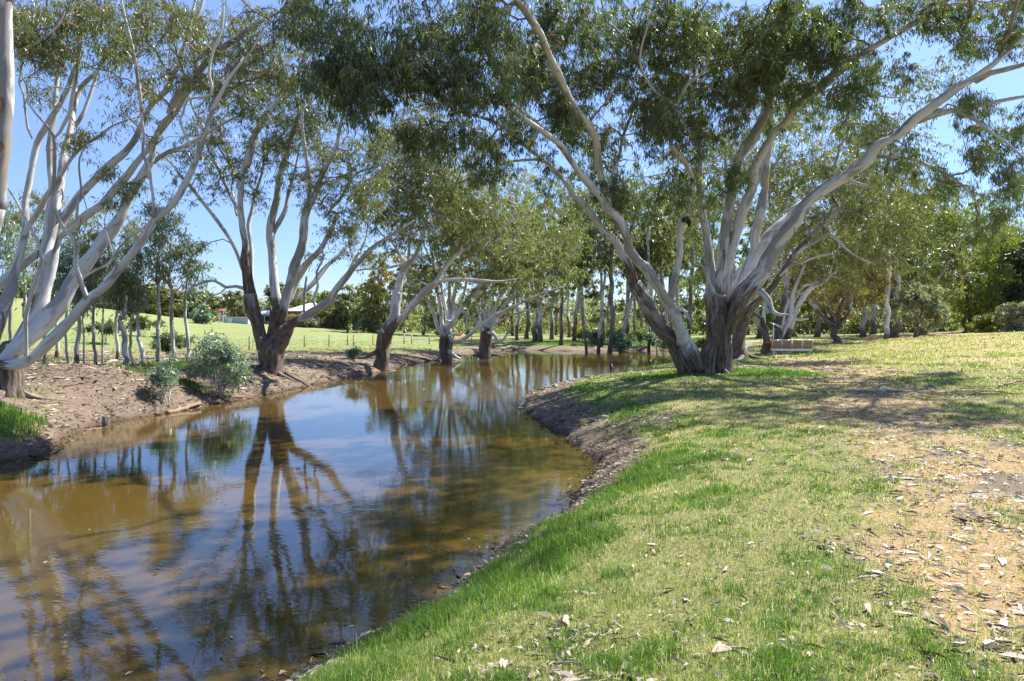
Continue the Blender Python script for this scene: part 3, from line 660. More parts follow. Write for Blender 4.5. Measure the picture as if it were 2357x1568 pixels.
# ---- the great river red gum on the near bank
T = Tree('river_red_gum', 'huge multi-stemmed river gum with rough dark butt and pale spreading limbs on the near bank', seed=1, depth=22, leafL=(.12, .21), leafW=.15, rt=.0072)
T.trunk('f 320,1030,62 285,940,70 225,820,66 130,680,58 40,550,52 -40,430,46', 23.6, 23.0, 1.0, ground=True)
T.trunk('f 490,1000,62 478,880,66 470,760,76 460,640,72 450,520,52', 23.9, 23.9, 1.25, ground=True)
T.trunk('f 400,1015,55 400,930,60 420,850,50 460,780,40', 23.4, 23.7, 3, ground=True)
T.trunk('f 350,960,50 310,860,54 270,790,50 240,720,45', 23.2, 22.9, .55)
T.limb('f -40,430,46 g 870,980,44 800,860,42 740,740,42 640,650,40 540,520,36 450,400,32 350,310,26 c 1698,1290,17 1600,1160,15 1500,1090,13 1380,1090,11 1250,1110,9 1100,1190,8 950,1240,6 880,1280,4', 23.0, 19.5, .12)
T.limb('f 270,790,45 240,700,44 190,600,42 120,480,40 30,340,38 g 960,950,50 880,820,48 830,650,46 760,520,46 660,430,44 600,320,40 520,230,38 440,150,36 390,70,32 c 1707,1087,26 1650,1000,25 1550,920,22 1450,850,19 1300,740,16 1200,700,13 1050,695,10 850,700,7 700,740,5', 22.9, 15.5)
T.limb('g 680,440,40 640,240,42 600,100,36 c 1890,1080,30 1850,900,30 1740,740,32 1640,560,32 1560,400,30 1490,230,29 1400,90,27 1330,0,25 1250,-150,22 1150,-330,16', 22, 14.8)
T.limb('c 1790,1200,26 1690,1070,20 1580,930,16 1480,850,14 1420,790,12 1300,700,10 1150,620,8 950,520,6 750,450,5', 21.8, 15.2)
T.limb('c 1500,1075,16 1400,1000,15 1300,900,14 1180,830,13 1060,790,11 950,760,9 800,700,7 650,730,4', 20.3, 16)
T.limb('c 1810,870,10 1840,820,8 1900,740,7 1970,650,6 1990,540,4', 20.5, 20)
T.limb('c 1940,1300,14 1990,1180,14 2040,1050,13 2060,930,12 2110,800,10 2150,680,7 2200,560,5', 21.8, 22.5)
T.limb('f 175,600,28 210,440,25 240,300,23 g 1320,850,37 1330,680,34 1345,560,38 1400,470,28 1420,300,25 1445,180,23 1400,80,26 1350,0,26 h 260,980,22 200,910,17 190,800,12 230,650,13 290,520,12 390,440,10 420,340,7 440,200,5', 23.0, 20.0, 0)
T.limb('h 230,650,10 150,600,9 90,560,10 30,460,10 0,380,9 20,250,7 60,120,6', 20.6, 19)
T.limb('f 455,640,50 430,500,42 g 1600,1050,48 1590,850,46 1560,650,45 1520,400,38 1500,200,36 1500,0,36 h 350,850,25 370,700,20 340,500,14 330,300,9', 23.8, 24.2, .10)
T.limb('f 470,620,55 g 1700,1000,58 1720,700,58 1760,500,54 1790,300,50 1820,100,48 h 600,980,36 680,860,38 750,720,36 790,600,33 850,450,31 870,350,26 860,240,18 900,60,12 930,-80,9', 23.9, 22.5, .08)
T.limb('f 480,640,50 g 1760,1000,50 1830,600,56 1930,380,52 2000,200,48 h 700,1050,31 740,960,29 820,820,28 900,740,26 960,650,30 1080,560,32 1180,470,32 1290,380,30 1400,310,24 1550,220,22 1700,130,22 1850,30,20 1960,-60,17 2150,-200,12', 24.2, 20.5, .05)
T.limb('f 500,640,50 g 1850,1050,55 1960,900,50 2010,700,45 2060,500,42 2100,250,38 h 760,1100,30 780,950,28 810,800,20 800,640,12 830,500,8', 24.1, 25.5, .05)
T.limb('f 520,680,62 600,520,56 640,430,52 680,300,46 770,180,44 860,90,44 960,0,38 h 960,1290,36 1040,1230,28 1120,1150,20 1220,1090,14 1330,980,9', 23.9, 25.5, .12)
T.limb('f 540,720,50 590,590,60 650,470,66 730,360,56 800,250,50 880,150,48 960,50,45 h 1000,1270,42 1130,1160,40 1250,1080,38 1370,1000,36 1450,900,32 1560,850,30 1680,740,36 1800,650,31 1950,540,27 2080,460,24 2200,370,18 2300,280,16 2450,150,12', 23.7, 19.0, .14)
T.limb('h 2060,500,22 2150,450,20 2250,430,19 2400,380,15 2600,300,10', 20.3, 18)
T.limb('h 1700,745,24 1850,690,20 2000,660,18 2150,630,15 2300,600,13 2450,580,10 2600,600,7', 21.6, 18.5)
T.limb('h 1960,690,12 2060,740,10 2180,830,9 2300,920,8 2420,1040,6', 20.5, 18.5)
T.limb('h 1150,560,14 1220,535,11 1310,540,10 1400,570,9 1500,595,6 1600,600,4', 22.5, 21.5)
T.limb('h 1250,1095,14 1310,1120,12 1360,1135,12 1405,1145,10', 22.8, 22.3)
T.limb('h 1460,960,15 1600,968,14 1700,985,14 1800,1035,12 1900,1080,9 2000,1160,8 2080,1265,4', 23.5, 21.5)
T.limb('f 600,520,36 650,470,34 700,468,29 745,480,25 790,540,23 810,600,19 860,625,12 910,620,5', 23.3, 22.6, ok=False)
T.limb('f 520,510,12 470,500,10 440,450,9 415,390,9 390,340,9 330,280,6', 23.2, 22.6)
T.limb('f 215,590,10 260,590,12 300,640,11 315,690,7', 22.9, 22.6, ok=False)
T.extra += [('knot', 'g 1325,800,20 1302,812,33 1296,816,31 1293,819,18', 22.85, 22.5), ('knot', 'g 1350,545,20 1395,540,36 1402,538,32 1410,600,12', 21.9, 21.7), ('knot', 'g 1425,170,14 1432,180,18 1436,190,12', 21.4, 21.15),
            ('knot', 'g 1350,930,10 1362,918,14', 22.7, 22.6), ('knot', 'g 930,955,12 945,965,16 948,975,8', 22.3, 22.05), ('knot', 'g 655,435,10 650,445,14', 21.6, 21.3)]
# foliage: heavy dark clumps hanging over the water, thinner to the right
for a in [('P', 760, 60, 90, 90, 15.5, 1.2, 55), ('P', 850, 170, 95, 85, 15.5, 1.2, 68), ('P', 960, 90, 120, 100, 15.8, 1.5, 74), ('P', 1080, 190, 130, 75, 15.8, 1.2, 80), ('P', 830, 250, 50, 60, 15.2, .8, 18),
          ('P', 1100, 50, 130, 70, 16, 1.6, 74), ('P', 1210, 150, 90, 90, 19, 1.3, 43), ('P', 1010, 310, 70, 45, 16, .8, 27), ('P', 1120, 400, 70, 40, 18.5, 1, 17), ('P', 1180, 300, 70, 40, 19, 1, 18), ('P', 1260, 60, 60, 60, 20.2, 1, 40),
          ('P', 1330, 60, 80, 80, 20.2, 1.5, 60), ('P', 1400, 160, 80, 90, 21.2, 1.5, 70), ('P', 1480, 70, 100, 90, 20.7, 1.5, 110), ('P', 1530, 200, 90, 90, 21.2, 1.3, 100), ('P', 1620, 80, 110, 100, 20.7, 1.5, 130),
          ('P', 1680, 200, 90, 70, 21.2, 1.3, 80), ('P', 1600, 300, 80, 70, 22.2, 1.5, 55), ('P', 1770, 80, 110, 90, 20.7, 1.5, 130), ('P', 1880, 60, 110, 70, 20.7, 1.5, 80), ('P', 1930, 110, 90, 55, 21, 1, 50), ('P', 1750, 180, 80, 60, 21.2, 1, 50),
          ('P', 1560, 420, 55, 50, 23.2, 1, 22), ('P', 1390, 330, 70, 60, 22.2, 1.2, 28), ('P', 1310, 300, 60, 60, 22.2, 1, 18), ('P', 1440, 450, 60, 50, 23.7, 1, 20), ('P', 1640, 540, 55, 85, 24.8, .5, 42), ('P', 1590, 600, 35, 40, 24.7, .4, 14), ('P', 1680, 460, 60, 40, 24.2, .5, 16), ('P', 1350, 480, 60, 40, 23.2, 1, 14),
          ('P', 2060, 40, 90, 45, 21.2, 1.2, 36), ('P', 2200, 35, 110, 50, 20.7, 1.3, 46), ('P', 2310, 90, 70, 45, 20.2, 1, 30), ('P', 1860, 250, 80, 60, 23.2, 1.2, 30),
          ('P', 2000, 300, 90, 50, 24.2, 1.5, 42), ('P', 2080, 370, 90, 40, 23.7, 1, 30), ('P', 2220, 250, 90, 40, 22.2, 1.2, 34), ('P', 2290, 360, 90, 50, 22.2, 1.2, 56), ('P', 2190, 430, 50, 35, 23.2, .8, 16),
          ('P', 2290, 490, 60, 60, 23.5, .8, 44), ('P', 2240, 540, 30, 30, 23.5, .5, 14), ('P', 2340, 420, 40, 60, 22.2, .8, 28), ('P', 1960, 430, 60, 30, 25.2, 1, 14),
          ('P', 900, 130, 190, 140, 16, 2, 55), ('P', 1090, 120, 170, 140, 18, 1.5, 55), ('P', 1300, 180, 180, 170, 20.7, 2.5, 110), ('P', 1500, 180, 180, 200, 22.2, 2.5, 120), ('P', 1700, 170, 200, 170, 21.7, 2.5, 130), ('P', 1880, 160, 150, 130, 21.7, 2, 70), ('P', 1400, 420, 120, 110, 24.2, 1.5, 60), ('P', 1130, 330, 130, 80, 18, 1.5, 43), ('P', 1600, 380, 130, 100, 24.2, 1.5, 70), ('P', 1270, 400, 60, 60, 22.2, 1, 16), ('P', 760, 180, 70, 110, 15.5, 1, 37),
          ('P', 1300, -150, 400, 120, 17.5, 2.5, 260), ('P', 1750, -160, 350, 120, 18.5, 2.5, 260), ('P', 900, -100, 200, 90, 16, 1.5, 90), ('P', 2200, -120, 260, 80, 19, 2, 90)]: T.blob(*a)
T.wblob((8.5, 18, 14.5), (4.5, 5, 2), 120).wblob((4.5, 12.5, 11.5), (2.4, 2.8, 1.3), 100).wblob((13, 22, 13.5), (3.5, 4, 2), 60).wblob((17, 26, 16), (4, 4, 2), 230).wblob((13, 18, 12.5), (2.6, 3, 1.2), 130).wblob((21, 31, 18.5), (4, 4, 2), 130)  # crown mostly above the view, added for its shade on water and bank
rgf = random.Random(12)
for k in range(95):
    px = rgf.uniform(660, 2040); lowest = 330 if px < 1250 else 470 if px < 1700 else 330; py = rgf.uniform(-20, lowest) if px > 820 else rgf.uniform(-20, 240)
    Yd = rgf.uniform(15, 16.8) if px < 1180 else rgf.uniform(19.5, 24)
    T.blob('P', px, py, rgf.uniform(22, 50), rgf.uniform(30, 60), Yd, .6, rgf.randint(6, 15) if px < 1180 else rgf.randint(9, 20))
for k in range(26): T.blob('P', rgf.uniform(2000, 2357), rgf.uniform(0, 470), rgf.uniform(20, 45), rgf.uniform(20, 40), rgf.uniform(19.5, 23), .6, rgf.randint(5, 11))
T.wblob((16, 18, 12.8), (2.2, 2, 1.2), 130).wblob((18, 22, 14), (2.5, 2.5, 1.2), 130).wblob((14, 17, 12), (1.8, 1.6, 1), 90)  # unseen crown off to the right, added to shade the right bank
for c in ((5.2, 11, 10.5), (4.2, 10, 10.4), (6, 14, 10.8), (6.3, 17, 12), (4.5, 13, 11)): T.wblob(c, (1.5, 1.5, .9), 130)  # unseen crown overhead, set so its shade falls on the near water
T.build(nl=8, ntw=6, cr=.36, seg=.45, droop=1.4, tint=(.12, 1))

LIMB_K = .77
# ---- the big gum leaning in from the left bank
T = Tree('leaning_river_gum', 'big smooth grey-white gum fanning many leaning limbs from the left edge of the left bank', seed=2, bark='bark', leaf='leaf_yel', depth=15.5, leafL=(.09, .16), leafW=.14, rt=.008)
T.trunk('d 60,1190,86 60,1100,84 50,1030,82 60,950,80 90,880,66', 15.6, 15.6, 1.6, ground=True)
T.trunk('d -40,1180,70 -30,1080,74 0,1000,80 40,920,70', 15.8, 15.7, 1.6, ground=True)
T.limb('d -40,1030,40 40,1028,42 120,1030,45 200,1000,47 290,930,46 380,840,45 480,730,45 590,610,42 680,530,39 740,480,38 790,400,40 870,300,36 960,180,33 1040,60,30 Z 1290,950,36 1400,880,35 1500,760,34 1580,620,32 1650,460,31 1700,320,28 1740,180,24 1790,30,20 a 1560,530,15 1640,430,12 1720,330,9 1800,200,6', 15.2, 14.2, .05)
T.limb('d 30,1010,58 110,930,66 200,840,72 310,740,74 420,630,70 490,490,62 570,350,60 680,200,54 800,60,48 Z 1060,800,50 1160,640,46 1250,500,42 1280,420,30 1310,250,28 1380,130,34 1460,50,32 a 1150,760,36 1200,660,33 1290,560,26 1380,450,24 1500,340,22 1620,260,24 1700,190,22 1800,130,15 1900,80,10', 15.4, 16.4)
T.limb('Z -60,1540,48 60,1440,50 200,1340,48 400,1190,42 520,1090,40 640,990,40 740,900,44 850,820,44 960,700,42 1080,560,40 1190,430,34 1270,330,34 1350,200,32 a 1210,720,30 1300,560,26 1330,420,22 1300,330,20 1300,200,18 1380,0,14 1400,-200,9', 15.9, 17.5)
T.limb('d 70,960,46 160,820,54 260,640,58 Z 430,1300,50 500,1000,50 580,850,44 680,720,43 780,620,40 900,510,38 1020,410,37 1120,310,34 1190,180,29 1240,60,26 a 1040,700,24 1120,620,22 1180,500,20 1240,350,18 1290,180,15 1330,0,10', 15.7, 17.2)
T.limb('d -60,900,56 -30,800,58 0,720,56 60,560,50 Z 130,1350,46 180,1180,42 210,1060,40 215,950,38 208,800,32 235,650,31 270,450,35 300,300,36 360,190,33 430,80,29 500,-30,26 a 480,560,22 530,400,24 540,200,20 530,0,14', 15.5, 16.5)
T.limb('Z 200,1080,28 250,990,28 330,870,29 400,740,27 500,590,25 600,440,18 700,330,16 820,260,15 930,170,12 1070,115,7', 15.7, 15.0)
T.limb('Z 300,1560,62 350,1400,58 390,1200,50 405,1050,44 410,900,41 430,700,36 425,500,34 430,300,31 445,150,28 470,30,24 a 370,720,20 400,500,19 430,350,15 420,200,10 400,0,6', 15.9, 17.0)
T.limb('Z 370,1300,46 430,1100,44 480,850,43 520,650,38 540,450,36 565,300,33 600,150,31 620,0,27 a 545,600,22 600,540,20 660,480,18 720,380,14 780,290,10 860,200,6', 15.7, 17.8)
T.limb('Z 590,190,20 650,140,22 700,60,20 730,-20,18 a 690,420,14 760,330,11 850,240,7', 17, 17.5)
T.limb('d 190,1010,16 180,960,15 180,860,14 180,700,16 Z 270,1540,20 330,1340,20 340,1230,16 290,1090,14 200,920,12 120,770,9 40,660,5', 15.0, 13.4)
T.limb('d 610,650,22 590,590,24 Z 690,1500,25 670,1430,26 635,1330,24 640,1180,26 600,1090,22 540,1040,21 470,900,22 440,760,21 460,580,18 462,420,18 450,250,14 390,160,12 300,60,10 240,-20,8 a 180,580,7 100,430,5', 14.95, 12.8)
T.limb('Z 1290,930,20 1285,750,17 1265,620,17 1240,490,22 1200,400,17 1210,250,16 1190,120,16 1180,0,15 a 960,750,16 940,560,15 920,400,14 880,240,12 840,80,10 815,-60,8', 14.6, 13.4)
T.limb('Z 1285,470,24 1350,420,23 1430,375,22 1520,350,20 1650,290,19 1800,190,17 1950,110,13 2130,40,8', 16.2, 16.8)
T.limb('Z 450,270,10 500,220,14 545,140,18 590,60,20 600,-20,18 a 520,500,13 525,400,10 560,280,7', 14, 13.6)
T.limb('Z 640,960,16 655,800,13 680,700,12 665,560,11 670,430,9 740,300,7', 14.2, 13.8)
T.limb('Z 1640,410,12 1560,250,12 1510,110,14 1540,50,14 1580,-60,12 a 1440,640,14 1420,500,13 1450,350,12 1510,200,10 1520,0,7', 14.3, 13.6)
T.limb('Z 690,1450,12 790,1380,12 900,1330,12 960,1260,13 1000,1190,12 1080,1110,11 1180,1040,10 1240,980,6', 15, 14.8)
T.limb('Z 960,1280,10 920,1150,9 880,1040,8 800,960,8 740,900,7 690,700,6', 15, 14.6)
T.limb('Z 270,270,12 235,190,14 215,60,12 a 160,640,11 130,560,9 160,420,6', 15.6, 15.2)
T.limb('a -40,370,14 60,372,13 160,370,13 220,300,11 320,240,10 400,170,8 440,80,5', 12.5, 12.0)
for a in [('P', 60, 40, 70, 60, 12.5, .8, 42), ('P', 150, 70, 60, 60, 12.8, .8, 36), ('P', 200, 30, 70, 50, 13, 1, 40), ('P', 270, 90, 60, 60, 14, 1, 30), ('P', 340, 40, 60, 50, 15, 1.2, 30), ('P', 120, 130, 50, 35, 13, .6, 20), ('P', 60, 110, 40, 35, 12.5, .6, 16),
          ('P', 420, 50, 70, 60, 16, 1.5, 42), ('P', 500, 100, 70, 60, 16.5, 1.5, 42), ('P', 570, 150, 60, 60, 16, 1.5, 34), ('P', 560, 50, 70, 50, 16.5, 1.5, 36), ('P', 480, 200, 60, 40, 16, 1.5, 26), ('P', 410, 150, 50, 50, 16, 1.2, 20), ('P', 640, 60, 50, 60, 16, 1, 24),
          ('P', 200, 310, 50, 25, 15, .6, 14), ('P', 160, 330, 20, 20, 15, .4, 5), ('P', 300, 430, 50, 30, 14.8, .6, 13), ('P', 290, 260, 20, 20, 14.5, .3, 4), ('P', 350, 320, 15, 15, 14.5, .2, 2), ('P', 250, 390, 50, 20, 15.2, .5, 8), ('P', 90, 210, 50, 30, 15, 1, 10), ('P', 260, 470, 30, 15, 14.8, .3, 4),
          ('P', 640, 180, 40, 40, 16, 1, 14), ('P', 560, 260, 40, 30, 15.5, 1, 12), ('P', 330, 180, 50, 50, 15, 1.5, 14), ('P', 280, -80, 350, 60, 15, 2.5, 110)]: T.blob(*a)
T.blob('P', 300, 90, 330, 130, 15.5, 2, 120).blob('P', 430, 250, 220, 130, 16.5, 1.5, 40)
T.build(nl=8, ntw=5, cr=.36, seg=.4, tint=(.12, 1))

T = Tree('river_gum', 'upright grey-brown gum trunk cut off by the left edge of the photo', seed=3, bark='bark_grey', leaf='leaf_yel', depth=11, leafL=(.09, .15), rt=.006)
T.trunk('P -190,1150,34 -150,950,30 -95,780,27 -45,620,26 -12,480,25', 11.6, 11.2, .25, ground=True)
T.limb('P -12,480,25 2,330,25 10,200,23 14,80,21 10,-60,19 -10,-250,14 -30,-400,9', 11.2, 11.2)
T.limb('P 12,130,8 -40,60,8 -120,-40,6', 11.2, 11); T.limb('P 8,30,8 70,-60,6 130,-160,4', 11.2, 11.4)
T.blob('P', -60, -150, 200, 120, 11.3, 1.5, 60).blob('P', 20, 30, 40, 25, 11.4, .4, 7)
T.build(nl=7, ntw=5, cr=.32)
# ---- second tree on the left bank
T = Tree('three_stem_gum', 'three-stemmed white gum with dark butt standing behind the blue-green shrub on the left bank', seed=4, bark='bark', leaf='leaf_yel', depth=27, leafL=(.11, .19), leafW=.17, rt=.011)
T.trunk('d 1850,1010,75 1800,940,62 1762,850,50 1742,700,48 1700,560,46', 26.6, 26.6, 1.1, ground=True)
T.trunk('d 1840,1000,76 1880,930,78 1930,840,56 1968,765,42', 26.4, 26.4, 1.5, ground=True)
T.trunk('d 1830,960,60 1860,860,56 1885,740,52 1890,650,48', 26.8, 27, 1.25, ground=True)
T.limb('d 1722,640,50 1700,560,54 1672,430,46 1665,300,40 Z 2060,1200,36 2030,1000,34 2020,800,30 2040,600,28 2090,400,26 2140,260,24 a 1680,1130,27 1710,980,26 1800,800,25 1900,650,23 1990,560,19 2060,430,14 2120,250,9 2180,60,6', 26.6, 25.5, .2)
T.limb('Z 2120,1560,26 2112,1400,24 2110,1200,23 2090,1000,23 2110,900,20 2150,720,17 2190,600,13 2230,400,9', 27.2, 28, .1)
T.limb('Z 2040,1370,20 1980,1200,21 1900,1060,20 1780,900,20 1640,720,18 1530,600,16 1440,480,13 1320,390,9 1200,300,6', 26.8, 25.0)
T.limb('Z 2010,880,22 1930,740,20 1850,550,19 1750,360,15 a 1380,880,12 1300,700,9 1260,500,6', 26.8, 28.0)
T.limb('Z 1990,920,14 1950,700,14 1960,560,13 1880,300,11 1830,100,8', 27, 28.5)
T.limb('Z 2045,1530,17 1980,1512,16 1900,1520,15 1850,1490,14 1790,1465,14 1740,1470,13 1660,1495,11 1600,1530,8 1570,1560,5', 26.5, 25.2, ok=False)
T.limb('Z 1900,1520,9 1850,1570,9 d 1450,560,7 1380,600,4', 25.9, 25.4, ok=False)
T.limb('d 1890,650,46 1870,500,44 1850,350,38 1842,200,36 1850,50,33 a 1850,1480,32 1880,1350,28 1910,1180,24 1955,1050,26 2000,870,22 2030,750,15 2010,600,10 2040,400,6', 26.9, 27.6, .05)
T.limb('d 1850,150,22 1930,-10,20 a 1950,1350,16 2000,1180,12 2040,980,8', 27.1, 28)
T.limb('d 1910,740,46 1945,600,42 2000,380,40 2050,200,38 2080,0,33 a 2130,1350,28 2200,1180,24 2290,1000,22 c 130,900,16 170,700,11 200,500,7', 26.6, 26.0, .08)
T.limb('a 2090,1440,20 2105,1200,18 2070,1000,16 2050,800,14 2075,620,12 2150,500,9 2230,400,5', 26.3, 25.4)
T.limb('d 1950,790,38 1990,745,42 2080,702,42 2160,652,40 2230,600,38 2280,520,32 2357,430,28 e 220,380,22 310,280,20 420,190,15 540,120,11 640,50,6', 26.3, 25.2, .12)
T.limb('e 130,500,16 180,420,13 230,330,11 300,200,9 330,60,6', 25.9, 26.2)
T.limb('d 1960,600,32 2030,440,29 2100,330,28 2200,220,22 2290,0,18 c 60,1440,16 150,1330,15 250,1180,12 400,1130,8 520,1080,5', 26.7, 28.0)
T.limb('d 2010,590,20 2120,480,21 2200,380,20 2357,230,15 e 240,120,10 330,0,7', 26.9, 29)
T.limb('d 2065,670,12 2072,540,12 2085,430,9', 26, 26, ok=False); T.limb('d 2150,640,12 2130,590,12 2160,500,11 2155,400,9 2200,300,7 2170,200,5', 26, 25.8)
for a in [('P', 620, 330, 70, 70, 27, 1.8, 50), ('P', 540, 390, 60, 50, 27, 1.5, 26), ('P', 480, 300, 60, 50, 27, 1.5, 26), ('P', 700, 290, 70, 60, 27, 1.8, 50), ('P', 770, 370, 60, 60, 27, 1.8, 40), ('P', 700, 420, 60, 40, 26.5, 1.5, 24),
          ('P', 620, 210, 90, 50, 27, 2, 56), ('P', 740, 210, 70, 50, 27, 1.8, 36), ('P', 840, 440, 60, 50, 26, 1.5, 34), ('P', 790, 520, 60, 40, 26, 1.2, 20), ('P', 870, 330, 50, 60, 27, 1.5, 36), ('P', 440, 350, 40, 30, 26, 1, 10),
          ('P', 600, 120, 120, 60, 27, 2.5, 60), ('P', 520, 200, 60, 50, 27, 2, 22), ('P', 590, 440, 40, 30, 26.5, 1, 9), ('P', 720, 590, 25, 12, 26, .4, 4), ('P', 830, 590, 60, 30, 26.2, 1, 14), ('P', 440, 620, 25, 20, 25.3, .3, 4)]: T.blob(*a)
T.blob('P', 660, 280, 240, 200, 27, 2.5, 170).blob('P', 800, 430, 120, 130, 26.5, 2, 90).blob('P', 470, 400, 100, 80, 26, 2, 30)
T.build(nl=9, ntw=6, cr=.52, seg=.6, tint=(.1, 1))

T = Tree('leaning_white_gum', 'forked white gum leaning right from a dark rough butt at the far water edge', seed=5, bark='bark_white', leaf='leaf_yel', depth=36, leafL=(.14, .24), leafW=.2, rt=.010)
T.trunk('e 400,985,46 425,930,46 450,870,52 478,790,52 500,700,42 515,620,38 530,540,34', 35.5, 35.5, .72, ground=True)
T.trunk('e 455,840,36 510,760,30 560,700,32', 35.3, 35.2, 1.0)
T.limb('e 530,540,34 550,440,32 590,360,28 640,300,22 690,180,17 715,60,14 c 640,1350,18 580,1200,14 560,1050,9', 35.5, 36)
T.limb('e 600,350,14 605,200,14 620,50,12 640,-100,9 660,-300,5', 35.6, 36.5); T.limb('e 580,350,14 520,250,12 480,190,10 420,150,8 360,60,5', 35.5, 34.8)
T.limb('e 530,740,28 620,640,34 720,530,29 790,465,26 860,350,21 960,260,17 1080,180,14 1250,90,10 1350,0,6', 35.2, 34)
T.limb('e 780,470,14 860,455,14 950,450,14 1080,455,12 1200,465,10 1330,450,6', 34.6, 33.2)
T.limb('e 640,310,9 580,335,12 500,362,11 420,376,9 300,382,8 235,392,5', 35.5, 34.4)
T.limb('e 60,990,5 200,985,8 300,980,12 350,955,18 390,930,20', 35.2, 35.4, rf=9, ok=False)
T.limb('e 430,810,10 420,790,9', 35, 34.8, ok=False)
for a in [('P', 950, 470, 60, 60, 35.5, 2, 46), ('P', 900, 400, 60, 50, 36, 2, 40), ('P', 980, 390, 60, 60, 36, 2, 46), ('P', 1040, 460, 60, 40, 35, 2, 34), ('P', 1120, 500, 70, 40, 34, 1.5, 30), ('P', 920, 560, 50, 30, 35, 1.5, 16), ('P', 870, 500, 30, 40, 35, 1, 14),
          ('P', 930, 320, 80, 50, 36, 2.5, 40), ('P', 1050, 560, 60, 30, 34.5, 1.2, 18)]: T.blob(*a)
T.blob('P', 960, 420, 160, 150, 36, 3, 210).blob('P', 1080, 480, 130, 90, 35, 2.5, 90).blob('P', 980, 270, 150, 90, 36, 3, 110)
T.build(nl=9, ntw=6, cr=.62, seg=.8, tint=(.05, 1))

T = Tree('pollarded_gum', 'thick grey stump of a gum sprouting many upright white stems and one swooping limb', seed=6, bark='bark_white', leaf='leaf', depth=46, leafL=(.17, .28), leafW=.22, rt=.012)
T.trunk('e 850,950,44 852,900,38 855,850,36 865,790,36', 46, 46, 1.1, ground=True); T.trunk('e 885,945,22 890,880,20 885,820,24', 45.6, 45.8, 2.5, ground=True)
T.trunk('e 870,930,18 900,960,14 950,990,9', 45.4, 45, 0.01)
for sp, a, b in [('e 850,830,22 810,790,18 770,680,16 735,600,14 700,560,13 650,510,11 600,420,9 P 905,560,2.2 880,480,1.4', 45.8, 44.5), ('e 855,800,22 830,760,18 818,650,17 805,560,16 790,450,14 760,300,11 740,150,9 P 975,450,2.2 960,370,1.4', 46, 46.5),
                 ('e 865,790,22 875,700,18 880,600,16 880,400,14 890,250,10 905,80,10 P 1055,440,2.4 1070,340,1.5', 46, 47), ('e 870,790,22 895,700,18 905,600,16 930,450,13 965,300,10 1000,150,9 P 1095,470,2.2 1120,380,1.4', 46, 46), ('e 870,780,24 930,700,18 965,640,18 1040,540,17 1110,470,14 1200,350,13 1290,220,11 P 1200,520,2.4 1240,450,1.4', 45.8, 44.5),
                 ('e 860,800,18 860,700,14 835,560,12 800,400,10 700,200,9 P 960,480,2 930,390,1.2', 46.4, 47.5), ('e 880,760,18 960,600,14 1000,450,12 1030,300,9 1040,100,9 P 1100,450,2.2 1130,340,1.4', 46.3, 47.5),
                 ('e 880,830,18 900,862,18 935,872,18 1000,838,17 1060,785,15 1160,712,13 1300,640,12 1400,590,10 1550,530,7 1660,500,4', 45.6, 43.5), ('e 890,820,12 905,825,10 945,828,9 975,815,5', 45.5, 45.1), ('e 900,730,8 870,735,8 850,720,4', 45.6, 45.4)]: T.limb(sp, a, b)
for a in [('P', 1010, 560, 80, 60, 46, 2.5, 70), ('P', 1080, 520, 70, 60, 45.5, 2.5, 60), ('P', 1000, 640, 70, 40, 46, 2.5, 36), ('P', 1140, 580, 80, 50, 45, 2, 56), ('P', 950, 620, 40, 50, 45.5, 2, 24), ('P', 1200, 640, 70, 40, 44.5, 2, 36), ('P', 1040, 440, 90, 60, 46.5, 3, 60), ('P', 1080, 680, 60, 30, 46, 2, 18)]: T.blob(*a)
T.blob('P', 1050, 470, 190, 150, 46, 4, 260).blob('P', 1180, 580, 120, 110, 45, 3, 90)
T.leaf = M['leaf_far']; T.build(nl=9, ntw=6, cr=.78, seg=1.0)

T = Tree('pollarded_gum', 'squat dark-butted gum sprouting spreading white stems, left of the slender grove', seed=7, bark='bark_white', leaf='leaf', depth=54, leafL=(.19, .32), leafW=.22, rt=.013)
T.trunk('e 1130,925,44 1130,870,42 1130,810,44 1135,780,40', 54, 54, 1.9, ground=True)
for sp, a, b in [('e 1105,800,20 1060,735,17 1010,700,16 970,670,15 930,640,10 880,560,7', 53.6, 52), ('e 1115,790,20 1085,680,15 1072,560,13 1085,430,9 1080,300,8 P 1110,520,1.8 1120,430,1.2', 54, 54.5), ('e 1130,790,26 1122,690,20 1102,600,18 1095,540,16 1060,450,12 1000,360,8', 54, 55),
                 ('e 1160,790,22 1205,700,18 1255,620,15 1330,560,13 1420,500,10 1560,440,8 P 1300,600,2 1340,560,1.2', 53.8, 52), ('e 1160,740,16 1260,665,13 1400,600,10 1530,560,6', 53.8, 52.6), ('e 1150,770,18 1150,650,14 1160,560,12 1200,480,10 1225,380,9 P 1165,540,2.2 1190,430,1.3', 54.2, 55),
                 ('e 1140,812,14 1175,815,16 1195,850,14 1205,872,12 1235,868,10 1270,820,8 1300,760,5', 53.4, 53), ('e 1180,760,10 1280,700,9 1400,660,8 1500,650,6 1620,600,4', 53.6, 52), ('e 1150,780,16 1190,640,13 1260,500,11 1340,420,8 1420,300,8 P 1250,520,2 1290,440,1.2', 54.2, 55)]: T.limb(sp, a, b)
for a in [('P', 1180, 600, 80, 60, 54, 3, 60), ('P', 1110, 620, 60, 50, 54, 3, 36), ('P', 1240, 560, 80, 60, 54, 3, 60), ('P', 1290, 640, 60, 40, 53, 2.5, 30), ('P', 1150, 500, 80, 50, 55, 3, 46), ('P', 1230, 680, 60, 30, 53, 2, 20)]: T.blob(*a)
T.blob('P', 1190, 520, 170, 150, 55, 4, 230).blob('P', 1290, 580, 100, 100, 54, 3, 80)
T.leaf = M['leaf_lime']; T.build(nl=9, ntw=6, cr=.88, seg=1.1, tint=(.1, .95))

